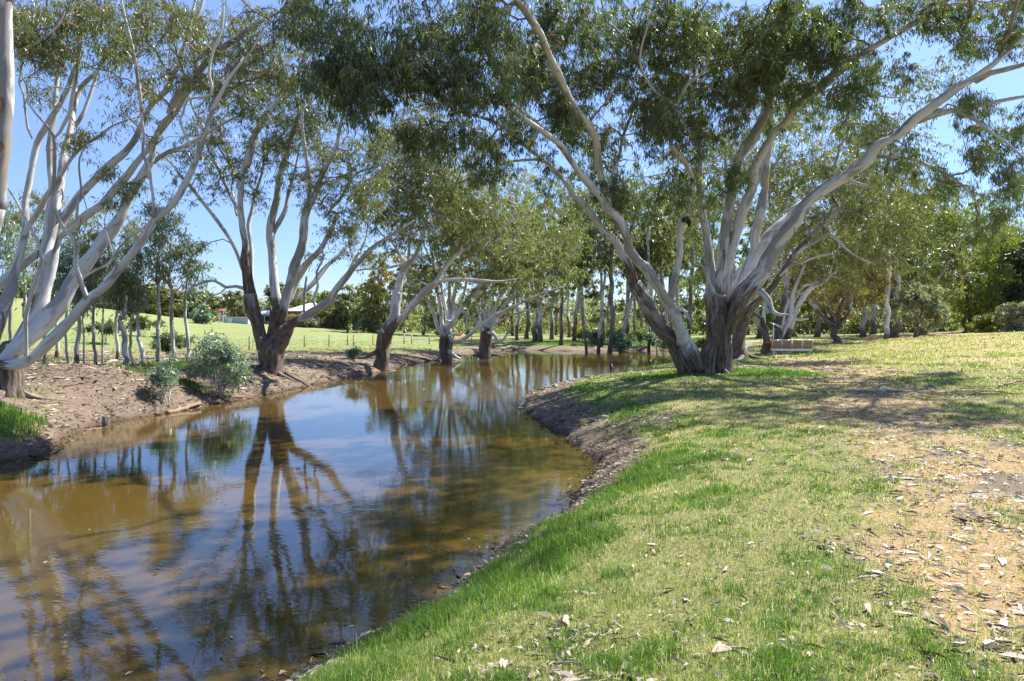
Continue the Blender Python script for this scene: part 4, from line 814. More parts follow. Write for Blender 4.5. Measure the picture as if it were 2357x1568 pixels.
# ---- trees beside and behind the great gum
T = Tree('arching_gum', 'brown-trunked gum arching to the right directly behind the great river gum', seed=8, bark='bark', leaf='leaf', depth=33, leafL=(.13, .22), leafW=.18, rt=.0095)
T.trunk('f 622,905,66 614,840,50 608,760,44 612,700,42 640,640,38', 33, 33, 2.2, ground=True)
T.limb('f 612,720,42 640,630,38 690,570,32 740,530,28 790,480,26 860,385,22 940,265,20 1050,140,18 1160,30,16 h 1230,1290,18 1330,1180,15 1480,1050,12 1560,960,9 1640,850,6', 33, 31, .5)
T.limb('h 1100,1400,20 1250,1260,18 1330,1130,16 1420,1020,14 1500,930,12 1600,830,8', 32, 34)
T.limb('f 940,265,14 1010,210,13 1100,160,12 1160,130,11 1230,180,11 1290,240,10 1380,290,10 1450,300,8 1580,300,4', 31.8, 30)
T.limb('f 860,385,11 930,320,10 1000,300,9 1100,260,8 1200,250,4', 32.2, 31.5); T.limb('f 600,730,30 590,600,24 580,400,20 560,200,16 h 540,1200,14 520,900,10 560,700,7', 33.5, 34.5)
T.limb('f 620,680,30 660,500,24 700,300,20 h 720,1300,16 780,1100,13 900,900,8', 33.5, 35); T.limb('h 1230,1290,12 1180,1200,12 1180,1080,11 1230,900,9 1290,780,6 1350,500,4', 32, 33)
for a in [('P', 1960, 480, 90, 50, 32, 2, 56), ('P', 2040, 540, 90, 50, 31, 2, 60), ('P', 1900, 400, 70, 60, 33, 2, 50), ('P', 2000, 400, 80, 60, 32, 2.5, 46), ('P', 1680, 340, 80, 80, 34, 2.5, 50), ('P', 1780, 400, 80, 80, 34, 2.5, 56), ('P', 1860, 520, 60, 50, 33, 2, 30), ('P', 1600, 480, 60, 70, 34.5, 2, 36), ('P', 2080, 480, 60, 50, 31, 2, 30), ('P', 1950, 580, 60, 30, 32, 1.5, 22), ('P', 2060, 600, 60, 25, 31, 1.5, 18)]: T.blob(*a)
T.blob('P', 1850, 400, 260, 170, 33, 3, 240)
T.leaf = M['leaf_yel']; T.build(nl=9, ntw=6, cr=.62, seg=.8, tint=(0, .95))

T = Tree('white_gum', 'cluster of white gum stems on a low mound behind the barbecue', seed=9, bark='bark_white', leaf='leaf_yel', depth=42, leafL=(.16, .26), leafW=.2, rt=.011)
T.trunk('f 775,868,26 775,800,24 765,740,22 758,690,19', 40.5, 40.8, 3, ground=True); T.limb('f 758,690,18 750,650,15 730,632,12 700,620,9', 40.8, 40.4, 3, ok=False)
T.trunk('f 845,835,40 845,780,34 850,720,26', 41.5, 41.5, 2.4, ground=True); T.trunk('f 895,815,22 905,760,24 925,715,22', 42, 42, 1.4, ground=True)
T.limb('f 850,740,22 852,680,20 865,610,18 880,540,16 905,440,13 910,380,10 900,330,6', 41.5, 42, .8); T.limb('f 925,715,22 940,660,22 960,600,20 1000,520,20 1050,460,18 1110,430,14 1180,380,11 1230,330,7', 42, 40.5)
T.limb('f 870,740,24 895,690,22 925,620,21 932,540,18 950,470,15 985,380,12 1030,270,9', 41.7, 42); T.limb('f 940,655,9 985,655,9 1035,648,7', 41.8, 41.4); T.limb('f 865,700,9 825,680,8 795,672,5', 41.5, 41.2, ok=False)
T.limb('f 930,560,12 1000,450,11 1080,420,9 1100,330,6', 42, 43); T.limb('f 880,560,12 820,440,10 770,330,8 760,200,5', 42, 43); T.limb('f 760,700,16 765,600,14 800,500,11 850,420,7', 41, 42)
for a in [('P', 1860, 600, 60, 40, 42, 2, 26), ('P', 1920, 620, 60, 40, 41.5, 2, 36), ('P', 1880, 540, 80, 50, 43, 2.5, 50), ('P', 1970, 560, 60, 50, 41.5, 2, 40), ('P', 1800, 520, 60, 60, 43, 2.5, 30), ('P', 1950, 650, 40, 25, 41, 1.5, 12)]: T.blob(*a)
T.blob('P', 1890, 530, 170, 120, 43, 3, 150)
T.build(nl=9, ntw=6, cr=.74, seg=1, tint=(.1, 1))

# ---- generic trees: an own shape each, from a written description
def gtree(name, label, px, Y, top, w, cb=.45, lean=0, r=9, stems=2, nT=90, nb=6, bark='bark', leaf='leaf', seed=0, cat='tree', group=None, cr=None, leafW=.28, droop=.7, fork=.25, tint=(0, 1), nl=8, ntw=6, flat=1.0, rf=.6, lean_c=None, big=1.0):
    """px: grid column of the foot, Y: distance, top: grid row of the top, w: crown width in grid units, r: half width of the trunk in grid units"""
    rg = np.random.default_rng(seed + 1000)
    x0 = at(px, 750, Y)[0]; z0 = hz(x0, Y); H = at(px, top, Y)[2] - z0; W = w * Y / FPX; rad = r * Y / FPX; ln = lean * Y / FPX
    s = Tree(name, label, cat, bark, leaf, seed, group, depth=Y, leafL=(max(.12, Y * .0042) * big, max(.2, Y * .0072) * big), leafW=leafW, rt=max(.008, Y * .00022))
    cz0, cz1 = z0 + H * cb, z0 + H * (.97 - .05 * flat); lc = ln if lean_c is None else lean_c * Y / FPX
    blobs = []
    for k in range(nb):
        a = rg.uniform(0, 6.283); t = (k + rg.random()) / nb; hh = cz0 + (cz1 - cz0) * t
        wr = W * .5 * (1 - .55 * abs(t - .42) * 1.4) * math.sqrt(rg.uniform(.15, 1)) * .75
        blobs.append(((x0 + lc * (hh - z0) / H + math.cos(a) * wr, Y + math.sin(a) * wr * .9, hh), (W * rg.uniform(.17, .27), W * rg.uniform(.17, .27), min(H * (1 - cb) * .3, W * rg.uniform(.12, .2) * flat))))
    fz = z0 + H * fork; fp = np.array([x0 + ln * fork, Y, fz])
    def mk(A, B, r0, r1, bend, rough):
        A, B = np.array(A), np.array(B); n = 6; q = []
        for i in range(n + 1):
            t = i / n; p = A * (1 - t) + B * t; p = p + np.array(bend) * math.sin(t * math.pi); q.append([*p, r0 + (r1 - r0) * t])
        q = crom(q, max(.3, Y * .012)); L = len(q); tt = np.linspace(0, 1, L)
        for ax in (0, 1): q[:, ax] += (fbm(tt * 6 + seed * 3.1, np.full(L, ax * 5. + r0 * 10), seed=8, o=3) - .5) * r0 * 3 * np.minimum(1, tt * 6)
        return q[:, :3], q[:, 3], np.clip(1.15 - tt / max(rough, 1e-3) * .75, 0, 1.1) if rough > 0 else np.zeros(L)
    s.trunks.append((mk((x0, Y, z0 - .2), fp, rad, rad * (.8 if stems == 1 else .7), (rg.normal() * rad * .6, 0, 0), rf * 1.6), True))
    order = rg.permutation(nb)
    for k in range(stems):
        c, rr = blobs[order[k % nb]] if stems > 1 else blobs[-1]
        e = np.array(c) + np.array([0, 0, rr[2] * .4])
        s.limbs.append((mk(fp - np.array([0, 0, rad * .8]), e, rad * (.85 if stems == 1 else .62), max(.02, rad * .2), (rg.normal() * W * .05, rg.normal() * W * .05, (0 if stems == 1 else -.04 * H)), rf * .5 if rf > .5 else 0), True))
    for c, rr in blobs:
        s.wblob(c, rr, max(2, int(nT / nb)))
    return s.build(nl=nl, ntw=ntw, cr=cr or W * .085, seg=max(.5, H * .07), droop=droop, tint=tint, min_r=Y / 695 * .16)
G1 = 'slender saplings on the left bank'
k = 0
for px, Y, top, w_, r_, ln, lb in [(102, 25, 600, 60, 4, 10, 'thin sapling close behind the leaning gum'), (157, 24, 560, 80, 3.5, -6, 'thin pale sapling right of the leaning gum butt'), (173, 25.5, 470, 110, 6, 10, 'pale spotted sapling with twin neighbours behind the spoil heap'),
        (190, 25, 600, 60, 2.5, 4, 'very thin straight sapling behind the spoil heap'), (220, 24, 520, 90, 4.5, -12, 'crooked sapling above the middle of the spoil heap'), (236, 26, 560, 60, 3, 5, 'wiry sapling near the middle of the left bank row'),
        (284, 23.5, 600, 70, 8, -2, 'short thick straight trunk between the saplings'), (306, 24, 590, 80, 4, -14, 'curved short sapling beside the thick straight trunk'), (328, 25.5, 560, 80, 5.5, -24, 'pink-barked sapling leaning left'),
        (366, 26, 440, 110, 6, -4, 'tall sapling behind the small shrub'), (398, 26.5, 450, 120, 6, -10, 'tallest sapling with a dense round crown'), (432, 27, 520, 100, 5, -14, 'sapling at the right end of the left bank row'),
        (60, 27, 420, 130, 6, -14, 'dense sapling seen between limbs of the leaning gum'), (20, 26, 480, 100, 5, 6, 'bushy sapling at the left edge behind the leaning gum'), (268, 30, 470, 120, 5, 4, 'farther leafy sapling behind the thick straight trunk'), (130, 31, 430, 120, 5, 8, 'farther leafy sapling behind the leaning gum butt')]:
    k += 1
    gtree('sapling', lb, px, Y, top - 15, w_ * 1.2, cb=.52, lean=ln, r=r_ * .85, stems=2, nT=26 + int(w_ * .36), nb=8, bark='bark_grey' if k % 3 else 'bark', leaf='leaf_far' if k % 2 else 'leaf_blue', seed=20 + k, group=G1, leafW=.2, droop=.9, fork=.45, rf=.1, nl=5, cr=.42, flat=1.3, big=1.15)
# slim gums of the grove beyond the pond
G2 = 'slender gums of the grove beyond the pond'
rg2 = random.Random(5)
for k, (px, Y, top, w_, r_, ln, leaf) in enumerate([(1190, 76, 560, 110, 5, 0, 'leaf'), (1232, 72, 520, 120, 8, 8, 'leaf'), (1244, 70, 500, 130, 7, -6, 'leaf_lime'), (1292, 66, 480, 110, 6, 4, 'leaf'), (1322, 74, 430, 130, 6, 14, 'leaf'), (1352, 62, 560, 70, 4, -30, 'leaf'),
        (1376, 61, 450, 120, 5, 26, 'leaf'), (1402, 60, 430, 130, 7.5, 16, 'leaf_yel'), (1426, 62, 540, 90, 6, 60, 'leaf'), (1460, 66, 440, 110, 4.5, -10, 'leaf'), (1494, 61, 420, 110, 5, -8, 'leaf_yel'), (1515, 66, 460, 100, 4.5, 10, 'leaf'), (1535, 63, 480, 100, 5, -20, 'leaf'),
        (1560, 67, 440, 110, 6, -8, 'leaf_lime'), (1270, 80, 440, 150, 6, 0, 'leaf_lime'), (1212, 84, 460, 150, 6, 0, 'leaf'), (1345, 84, 400, 150, 6, 4, 'leaf_yel'), (1440, 80, 400, 150, 6, 0, 'leaf'), (1500, 82, 400, 150, 6, 0, 'leaf'), (1585, 78, 420, 150, 6, 8, 'leaf'), (1388, 76, 470, 120, 4, -12, 'leaf'), (1475, 72, 520, 100, 4, 12, 'leaf'), (1310, 90, 470, 130, 5, 0, 'leaf_yel'), (1545, 92, 480, 130, 5, 0, 'leaf')]):
    ORD = 'first second third fourth fifth sixth seventh eighth ninth tenth eleventh twelfth thirteenth fourteenth fifteenth sixteenth seventeenth eighteenth nineteenth twentieth twenty-first twenty-second twenty-third twenty-fourth'.split()
    lb = {8: 'slender white gum slanting right in the grove beyond the pond', 7: 'dark straight trunk at the far water edge of the grove', 5: 'thin dark sapling leaning left over the far water edge', 12: 'pale twin-looking trunk nearest the great gum in the grove beyond the pond', 0: 'slim pale trunk just right of the squat dark-butted gum'}.get(k, 'slender %s gum, %s from the left in the grove beyond the pond' % (['pale', 'grey', 'white', 'dark'][k % 4] + '-trunked', ORD[sorted([1190,1232,1244,1292,1322,1352,1376,1402,1426,1460,1494,1515,1535,1560,1270,1212,1345,1440,1500,1585,1388,1475,1310,1545]).index(px)]))
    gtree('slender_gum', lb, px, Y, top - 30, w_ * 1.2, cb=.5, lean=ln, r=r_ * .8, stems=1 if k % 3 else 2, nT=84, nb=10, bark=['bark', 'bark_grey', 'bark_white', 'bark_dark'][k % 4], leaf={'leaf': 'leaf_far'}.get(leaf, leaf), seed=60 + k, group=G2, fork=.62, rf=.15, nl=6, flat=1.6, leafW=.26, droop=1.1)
# right-hand side of the park
for a in [('spreading_gum', 'small leaning gum with a pale forked limb, left of the far right trees', 1924, 56, 520, 260, dict(cb=.35, lean=14, r=9, stems=5, nT=190, nb=9, bark='bark', leaf='leaf_brown', fork=.16, rf=.8)),
          ('old_gum', 'stout grey gum with a pale broken limb to its left on the rise', 2060, 66, 430, 250, dict(cb=.3, lean=-4, r=11, stems=4, nT=190, nb=9, bark='bark_grey', leaf='leaf_yel', fork=.25, rf=.3)),
          ('small_gum', 'small brown leaning tree with a grey-green crown', 2103, 60, 650, 150, dict(cb=.3, lean=22, r=4.5, stems=4, nT=150, nb=8, bark='bark_dark', leaf='leaf_grey', fork=.25, rf=.3)),
          ('old_gum', 'gum with two grey trunks half hidden behind the grey-green tree', 2124, 70, 470, 220, dict(cb=.35, lean=-6, r=10, stems=4, nT=160, nb=8, bark='bark_grey', leaf='leaf_yel', fork=.2, rf=.4)),
          ('leafy_tree', 'tall bright green tree with an orange-tinged top on the right', 2226, 82, 447, 330, dict(cb=.12, lean=-6, r=9, stems=5, nT=520, nb=18, bark='bark_dark', leaf='leaf_green', fork=.12, rf=2, flat=1.3, tint=(.1, 1))),
          ('leafy_tree', 'second bright green tree behind, towards the right edge', 2330, 90, 500, 230, dict(cb=.1, lean=0, r=8, stems=4, nT=300, nb=12, bark='bark_dark', leaf='leaf_green', fork=.15, rf=2, tint=(0, .9))),
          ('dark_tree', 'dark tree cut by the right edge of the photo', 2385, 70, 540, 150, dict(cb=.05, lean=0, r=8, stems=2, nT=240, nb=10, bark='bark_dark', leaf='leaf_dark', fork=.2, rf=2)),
          ('bushy_gum', 'low grey-green bushy tree at the right edge on the rise', 2345, 64, 690, 110, dict(cb=.1, lean=0, r=4, stems=4, nT=110, nb=7, bark='bark_dark', leaf='leaf_grey', fork=.15, rf=1)),
          ('bushy_gum', 'low yellow-green bush right of the bright green tree trunk', 2270, 68, 725, 80, dict(cb=.05, lean=0, r=3, stems=4, nT=60, nb=5, bark='bark_dark', leaf='leaf_green', fork=.1, rf=1)),
          ('tall_gum', 'tall airy gum with yellow-tinged top seen between the two long right-hand limbs', 2040, 58, 95, 340, dict(cb=.42, lean=30, r=6, stems=5, nT=260, nb=14, bark='bark_white', leaf='leaf_yel', fork=.22, rf=.1, nl=6, droop=1.1, flat=1.3)),
          ('tall_gum', 'tall airy gum rising behind the middle stems of the great gum', 1800, 52, 60, 330, dict(cb=.4, lean=40, r=6, stems=5, nT=240, nb=14, bark='bark', leaf='leaf_far', fork=.22, rf=.1, nl=6, droop=1.1, flat=1.3)),
          ('park_gum', 'leafy gum with an olive crown behind the small leaning gum', 1985, 78, 520, 220, dict(cb=.3, lean=0, r=7, stems=4, nT=170, nb=9, bark='bark', leaf='leaf_brown', fork=.3, rf=.2)),
          ('park_gum', 'leafy gum with an olive crown between the stout grey gum and the white stems', 1880, 84, 540, 200, dict(cb=.25, lean=0, r=7, stems=3, nT=150, nb=8, bark='bark_grey', leaf='leaf_far', fork=.3, rf=.2)),
          ('park_gum', 'dark-trunked gum deep behind the barbecue', 1830, 88, 560, 170, dict(cb=.2, lean=0, r=7, stems=3, nT=120, nb=8, bark='bark_dark', leaf='leaf_far', fork=.3, rf=1)),
          ('park_gum', 'gum with a yellow-tinged crown beyond the middle of the rise', 2110, 92, 400, 230, dict(cb=.3, lean=0, r=7, stems=4, nT=190, nb=10, bark='bark', leaf='leaf_yel', fork=.3, rf=.2)),
          ('park_gum', 'gum with an open crown seen through the arching limbs', 2010, 100, 380, 230, dict(cb=.3, lean=0, r=7, stems=4, nT=190, nb=10, bark='bark', leaf='leaf_brown', fork=.3, rf=.2)),
          ('park_gum', 'pale gum behind the brown arching trunk', 1745, 80, 500, 170, dict(cb=.2, lean=0, r=6, stems=3, nT=130, nb=8, bark='bark', leaf='leaf_lime', fork=.3, rf=.2)),
          ('park_gum', 'tall gum filling the gap behind the great gum', 1640, 86, 400, 200, dict(cb=.2, lean=0, r=7, stems=3, nT=170, nb=9, bark='bark', leaf='leaf_far', fork=.3, rf=.2)),
          ('park_gum', 'leafy gum at the back between two bright green trees', 2170, 104, 520, 220, dict(cb=.1, lean=0, r=7, stems=3, nT=150, nb=9, bark='bark_dark', leaf='leaf_green', fork=.3, rf=1))]:
    gtree(a[0], a[1], *a[2:6], seed=100 + int(a[2]) % 97, **a[6])
# belts of trees far behind
far = [(24, 150, 655, 110), (70, 140, 640, 120), (120, 150, 650, 110), (170, 145, 655, 110), (215, 150, 650, 110), (262, 140, 635, 110), (310, 150, 650, 110), (350, 145, 655, 100), (392, 150, 660, 90), (455, 135, 668, 90), (545, 128, 664, 90), (575, 135, 690, 70), (505, 150, 690, 70),
       (640, 140, 655, 80), (668, 128, 665, 70), (690, 138, 648, 80), (735, 150, 668, 90), (775, 120, 672, 110), (815, 116, 660, 110), (850, 112, 640, 110), (885, 100, 560, 130), (930, 104, 600, 120), (975, 98, 590, 120), (1020, 100, 560, 120), (1075, 96, 560, 130), (1130, 98, 540, 130), (1180, 100, 520, 140), (1650, 110, 560, 160), (1720, 112, 600, 150),
       (1790, 112, 620, 150), (1860, 116, 620, 150), (1940, 118, 600, 150), (2050, 118, 600, 150), (2140, 120, 600, 150), (2250, 120, 600, 160), (2350, 122, 600, 160), (1400, 104, 520, 140), (1500, 108, 530, 140), (1280, 106, 540, 140), (1580, 106, 540, 140)]
G3 = 'trees of the belt behind the paddocks'
sp = {10: 'blue-grey tree near the yellow slide', 14: 'golden-green small tree behind the three-stemmed gum', 17: 'pale green tree right of the brick house', 20: 'tall grey-green gum rising above the leaning white gum fork'}
for k, (px, Y, top, w_) in enumerate(far):
    lo, hi, nm_ = (0, 900, 'the left paddock') if px < 900 else (900, 1620, 'the pond grove') if px < 1620 else (1620, 9999, 'the picnic lawn')
    gtree('distant_tree', sp.get(k, 'far gum, %s from the left in the belt behind %s' % ((ORD[sorted(f_[0] for f_ in far if lo <= f_[0] < hi).index(px)], nm_) if True else '')), px, Y, top, w_, cb=.12, lean=0, r=3.5, stems=3, nT=60 if 900 < px < 1640 else 100, nb=8, bark=['bark', 'bark_grey', 'bark_dark'][k % 3],
          leaf=['leaf_far', 'leaf_yel', 'leaf_brown', 'leaf_lime', 'leaf_far', 'leaf_grey'][k % 6] if k not in (14, 17) else 'leaf_green', seed=200 + k, group=G3, leafW=.4, fork=.25, rf=.2, nl=7, ntw=5, cr=w_ * Y / FPX * .1)
# ---- shrubs
def shrub(name, label, px, py, Y, rx, ry, n, leaf='leaf_blue', seed=0, stems=6, L=(.09, .15), nl=8, cr=.22, group=None, W=.28):
    c = at(px, py, Y); x0, y0 = c[0], c[1]; z0 = hz(x0, y0); s = Tree(name, label, 'shrub', 'bark_grey', leaf, seed + 300, group, leafL=L, leafW=W, rt=.004, depth=Y); rg = s.rng
    rX, rZ = rx * Y / FPX, ry * Y / FPX
    for k in range(stems):
        a = rg.uniform(0, 6.28); e = np.array([x0 + math.cos(a) * rX * rg.uniform(.2, .8), y0 + math.sin(a) * rX * rg.uniform(.2, .7), c[2] + rZ * rg.uniform(-.1, .8)])
        q = crom([[x0 + rg.normal() * .08, y0 + rg.normal() * .08, z0 - .1, .018], [*(np.array([x0, y0, z0]) * .45 + e * .55 + np.array([0, 0, .1])), .012], [*e, .006]], .15)
        s.limbs.append(((q[:, :3], q[:, 3], np.zeros(len(q))), True))
    for k in range(9):
        o = rg.normal(size=3); o /= np.linalg.norm(o); o *= rg.uniform(.35, .8); f_ = rg.uniform(.22, .45)
        s.wblob((c[0] + o[0] * rX, c[1] + o[1] * rX * .8, c[2] + o[2] * rZ), (rX * f_, rX * f_, rZ * f_ * 1.3), max(2, n // 12))
    return s.build(nl=nl, ntw=5, cr=cr, seg=.2, droop=.25, zmin=z0 + .05)
shrub('shrub', 'large blue-green young gum shrub in front of the three-stemmed gum', 505, 830, 21.0, 88, 74, 210, seed=1, stems=12, L=(.10, .18), nl=6, cr=.28)
shrub('shrub', 'small sparse blue-green shrub left of the large shrub', 378, 862, 18.6, 34, 50, 46, seed=2, stems=4)
shrub('sapling_sprout', 'knee-high grey sprout on the litter left of the leaning white gum', 812, 812, 33, 16, 14, 12, seed=3, stems=2, L=(.12, .2))
G4 = 'low bushes along the far water edge'
for k, (px, py, Y, rx, ry, lf) in enumerate([(1372, 778, 62, 26, 16, 'leaf_blue'), (1440, 785, 60, 34, 18, 'leaf_blue'), (1512, 782, 60, 30, 22, 'leaf_blue'), (1340, 770, 70, 20, 14, 'leaf_green'), (1475, 770, 66, 26, 14, 'leaf_lime'), (1545, 780, 58, 24, 26, 'leaf_blue'), (1410, 768, 72, 26, 14, 'leaf_lime')]):
    shrub('bush', 'low leafy bush, %s from the left along the grove water edge' % ORD[sorted([1372, 1440, 1512, 1340, 1475, 1545, 1410]).index(px)], px, py, Y, rx, ry, 60, lf, 10 + k, 5, (.22, .36), 7, .5, G4)
for k, (px, py, Y, rx, ry, lf, lb) in enumerate([(465, 722, 95, 24, 26, 'leaf_blue', 'rounded blue-green bush left of the yellow slide'), (700, 742, 112, 26, 20, 'leaf_grey', 'domed grey bush in front of the brick house'), (850, 745, 100, 32, 24, 'leaf_grey', 'domed bare-looking grey bush left of the leaning white gum'), (665, 738, 116, 20, 14, 'leaf_brown', 'brownish bush left of the domed grey bush'),
        (770, 732, 116, 36, 26, 'leaf_brown', 'brown-topped bush right of the brick house'), (1625, 790, 44, 20, 12, 'leaf_lime', 'low bush seen in the fork of the great gum'), (1010, 742, 88, 26, 30, 'leaf', 'bushy tree by the far fence behind the leaning white gum'), (330, 742, 60, 40, 14, 'leaf_yel', 'low scrub along the paddock edge behind the saplings'), (240, 755, 50, 50, 16, 'leaf', 'low leafy scrub behind the middle of the saplings'), (390, 790, 32, 60, 26, 'leaf', 'leafy undergrowth between the tall saplings')]):
    shrub('bush', lb, px, py, Y, rx, ry, 90, lf, 30 + k, 6, (Y * .0035, Y * .006), 7, max(.3, Y * .006), None, .35)

# ---- closed woodland behind everything: one mass nobody could count
def woodland(name, label, spans, n, mats):
    rg = np.random.default_rng(911); mc = MB()
    for (x0, x1, Y, t0, t1, dep, k) in spans:
        px = rg.uniform(x0, x1, k); yy = Y + rg.random(k) * dep; base = np.array([at(a, 750, b)[0] for a, b in zip(px, yy)]); gz_ = height(base, yy)
        top = t0 + (t1 - t0) * (px - x0) / (x1 - x0); topz = EYE + (750 - top) / FPX * Y
        prof = .45 + .55 * fbm(px * .016, yy * .05, seed=61, o=3) * 1.5
        zz = gz_ + (topz - gz_) * np.clip(prof, .35, 1.15) * rg.random(k) ** .8
        holes = fbm(base * .35, zz * .35, yy * .35, seed=62, o=2) > .40
        P = np.stack([base, yy, zz], 1)[holes]; K = len(P); d = rg.normal(size=(K, 3)); d[:, 2] -= .5; d /= np.linalg.norm(d, axis=1)[:, None]
        sv_ = np.cross(d, rg.normal(size=(K, 3))); sv_ /= np.linalg.norm(sv_, axis=1)[:, None]; L = rg.uniform(.35, .8, K) * Y / 100; W = L * .4
        m = P + d * (L * .5)[:, None]; V = np.stack([P, m + sv_ * W[:, None] * .5, P + d * L[:, None], m - sv_ * W[:, None] * .5], 1).reshape(-1, 3)
        tn = np.clip(fbm(P[:, 0] * .12, P[:, 2] * .2, P[:, 1] * .12, seed=63, o=3) * .9 + rg.normal(size=K) * .1, 0, .92)
        mc.cur = 0; mc.add(V, np.arange(K)[:, None] * 4 + np.array([[0, 1, 2, 3]]), tint=np.repeat(tn, 4))
    return tag(mc.build(name, mats, None, False), label, None, None, 'stuff')
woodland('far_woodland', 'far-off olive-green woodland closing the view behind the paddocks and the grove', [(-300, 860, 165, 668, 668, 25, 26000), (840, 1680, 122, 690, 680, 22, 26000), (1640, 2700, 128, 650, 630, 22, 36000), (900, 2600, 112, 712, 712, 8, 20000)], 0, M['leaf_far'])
# ------------------------------------------------------------------ small things of the place
def mat_steel(): return simple('galvanised_steel', (.55, .60, .66), .35, .5, .6, .1)
M['steel'] = mat_steel(); M['mesh'] = simple('grey_perforated_steel', (.20, .20, .17), .5, .4, .3, .1, 60); M['rust'] = simple('rusty_brown_steel', (.10, .035, .022), .8, .2, .2, .35, 14)
M['post'] = simple('weathered_post', (.16, .12, .09), .9, .2, var=.3); M['post_pale'] = simple('pale_post', (.42, .39, .35), .9, .2, var=.2); M['wire'] = simple('fence_wire', (.3, .3, .3), .4, .5, .8)
M['brick'] = simple('red_brick', (.36, .13, .075), .85, .2, var=.25, sc_=3); M['white'] = simple('white_roof_sheet', (.72, .73, .75), .5, .4, var=.05); M['glass'] = simple('window_glass', (.03, .04, .05), .1, .6)
M['cream'] = simple('pale_wall', (.40, .44, .52), .7, .3, var=.06); M['yellow'] = simple('yellow_plastic', (.80, .48, .03), .4, .5); M['red'] = simple('red_plastic', (.50, .10, .06), .4, .5)
M['wood'] = simple('grey_timber', (.17, .12, .09), .85, .2, var=.35); M['dirt'] = simple('orange_clay', (.50, .25, .12), .95, .1, var=.25, sc_=3); M['log'] = simple('dead_wood', (.24, .17, .12), .9, .15, var=.4, sc_=9)
M['black'] = simple('wet_black_post', (.015, .014, .014), .5, .4)
def part(name, mat, par, fn, smooth=False):
    mb = MB(); fn(mb); return mb.build(name, mat, par, smooth)
def place(o, yaw):   # parts are modelled round the thing's own origin
    o.rotation_euler = (0, 0, yaw)
def local(par, fn, name, mat, smooth=False):
    mb = MB(); fn(mb); o = mb.build(name, mat, None, smooth); o.parent = par; return o
# bench: four perforated seats on a beam, seen from behind
b = at(1822, 826, 36); zb = hz(b[0], 36); bench = empty('bench', (b[0], 36, zb), 'pale steel four-seat bench with perforated backs standing on the lawn', 'bench'); place(bench, R(-14))
sw = .47
for i in range(4):
    x = (i - 1.5) * (sw + .03); lean = R(28)
    rot = [[1, 0, 0], [0, math.cos(lean), math.sin(lean)], [0, -math.sin(lean), math.cos(lean)]]
    def back(mb, x=x):
        mb.box((x, -.20, .66), (sw - .05, .012, .42), [[1, 0, 0], [0, math.cos(-lean), -math.sin(-lean)], [0, math.sin(-lean), math.cos(-lean)]])
    o = local(bench, lambda mb: mb.box((0, 0, 0), (sw - .05, .012, .42)), 'backrest', M['mesh']); o.location = (x, .20 - .36, .64); o.rotation_euler = (R(22), 0, 0)
    f = MB()
    for sx in (-1, 1): f.cyl((sx * (sw / 2 - .015), 0, -.23), (sx * (sw / 2 - .015), 0, .23), .014)
    for sz in (-1, 1): f.cyl((-(sw / 2 - .015), 0, sz * .23), (sw / 2 - .015, 0, sz * .23), .014)
    fo = f.build('frame', M['steel']); fo.parent = o
    local(bench, lambda mb: mb.box((x, .10, .43), (sw - .02, .44, .025)), 'seat', M['mesh'])
local(bench, lambda mb: mb.box((0, .05, .34), (2.02, .09, .10)), 'beam', M['steel'])
for sx in (-.88, .88):
    def leg(mb, sx=sx):
        mb.box((sx, .05, .15), (.06, .06, .34)); mb.box((sx, .05, -.01), (.07, .56, .05)); mb.cyl((sx, -.16, .33), (sx, -.02, .10), .022)
    local(bench, leg, 'leg', M['steel'])
# barbecue
b = at(1771, 821, 37.5); zb = hz(b[0], 37.5); bq = empty('barbecue', (b[0], 37.5, zb), 'rusty brown park barbecue with a tall capped flue beside the bench', 'barbecue'); place(bq, R(-8))
def fire(mb):
    v = []; 
    for z, w_, d_ in ((.26, .19, .17), (.66, .27, .22)):
        v += [(-w_, -d_, z), (w_, -d_, z), (w_, d_, z), (-w_, d_, z)]
    mb.add(v, np.array([[0, 1, 5, 4], [1, 2, 6, 5], [2, 3, 7, 6], [3, 0, 4, 7], [0, 3, 2, 1], [4, 5, 6, 7]])); mb.box((0, -.235, .63), (.56, .03, .05)); mb.box((0, 0, .675), (.50, .42, .02))
local(bq, fire, 'firebox', M['rust'])
for sx in (-.17, .17):
    for sy in (-.14, .14): local(bq, lambda mb: mb.cyl((sx, sy, -.05), (sx, sy, .28), .018), 'leg', M['rust'])
fl = local(bq, lambda mb: (mb.cyl((.21, .05, .68), (.20, .05, 1.62), .038, .036, 14)), 'flue', M['steel'], True)
cp_ = local(bq, lambda mb: (mb.cyl((.20, .05, 1.66), (.20, .05, 1.71), .13, .02, 14), mb.cyl((.20, .05, 1.60), (.20, .05, 1.66), .02, .02, 6)), 'cap', M['steel'], True)
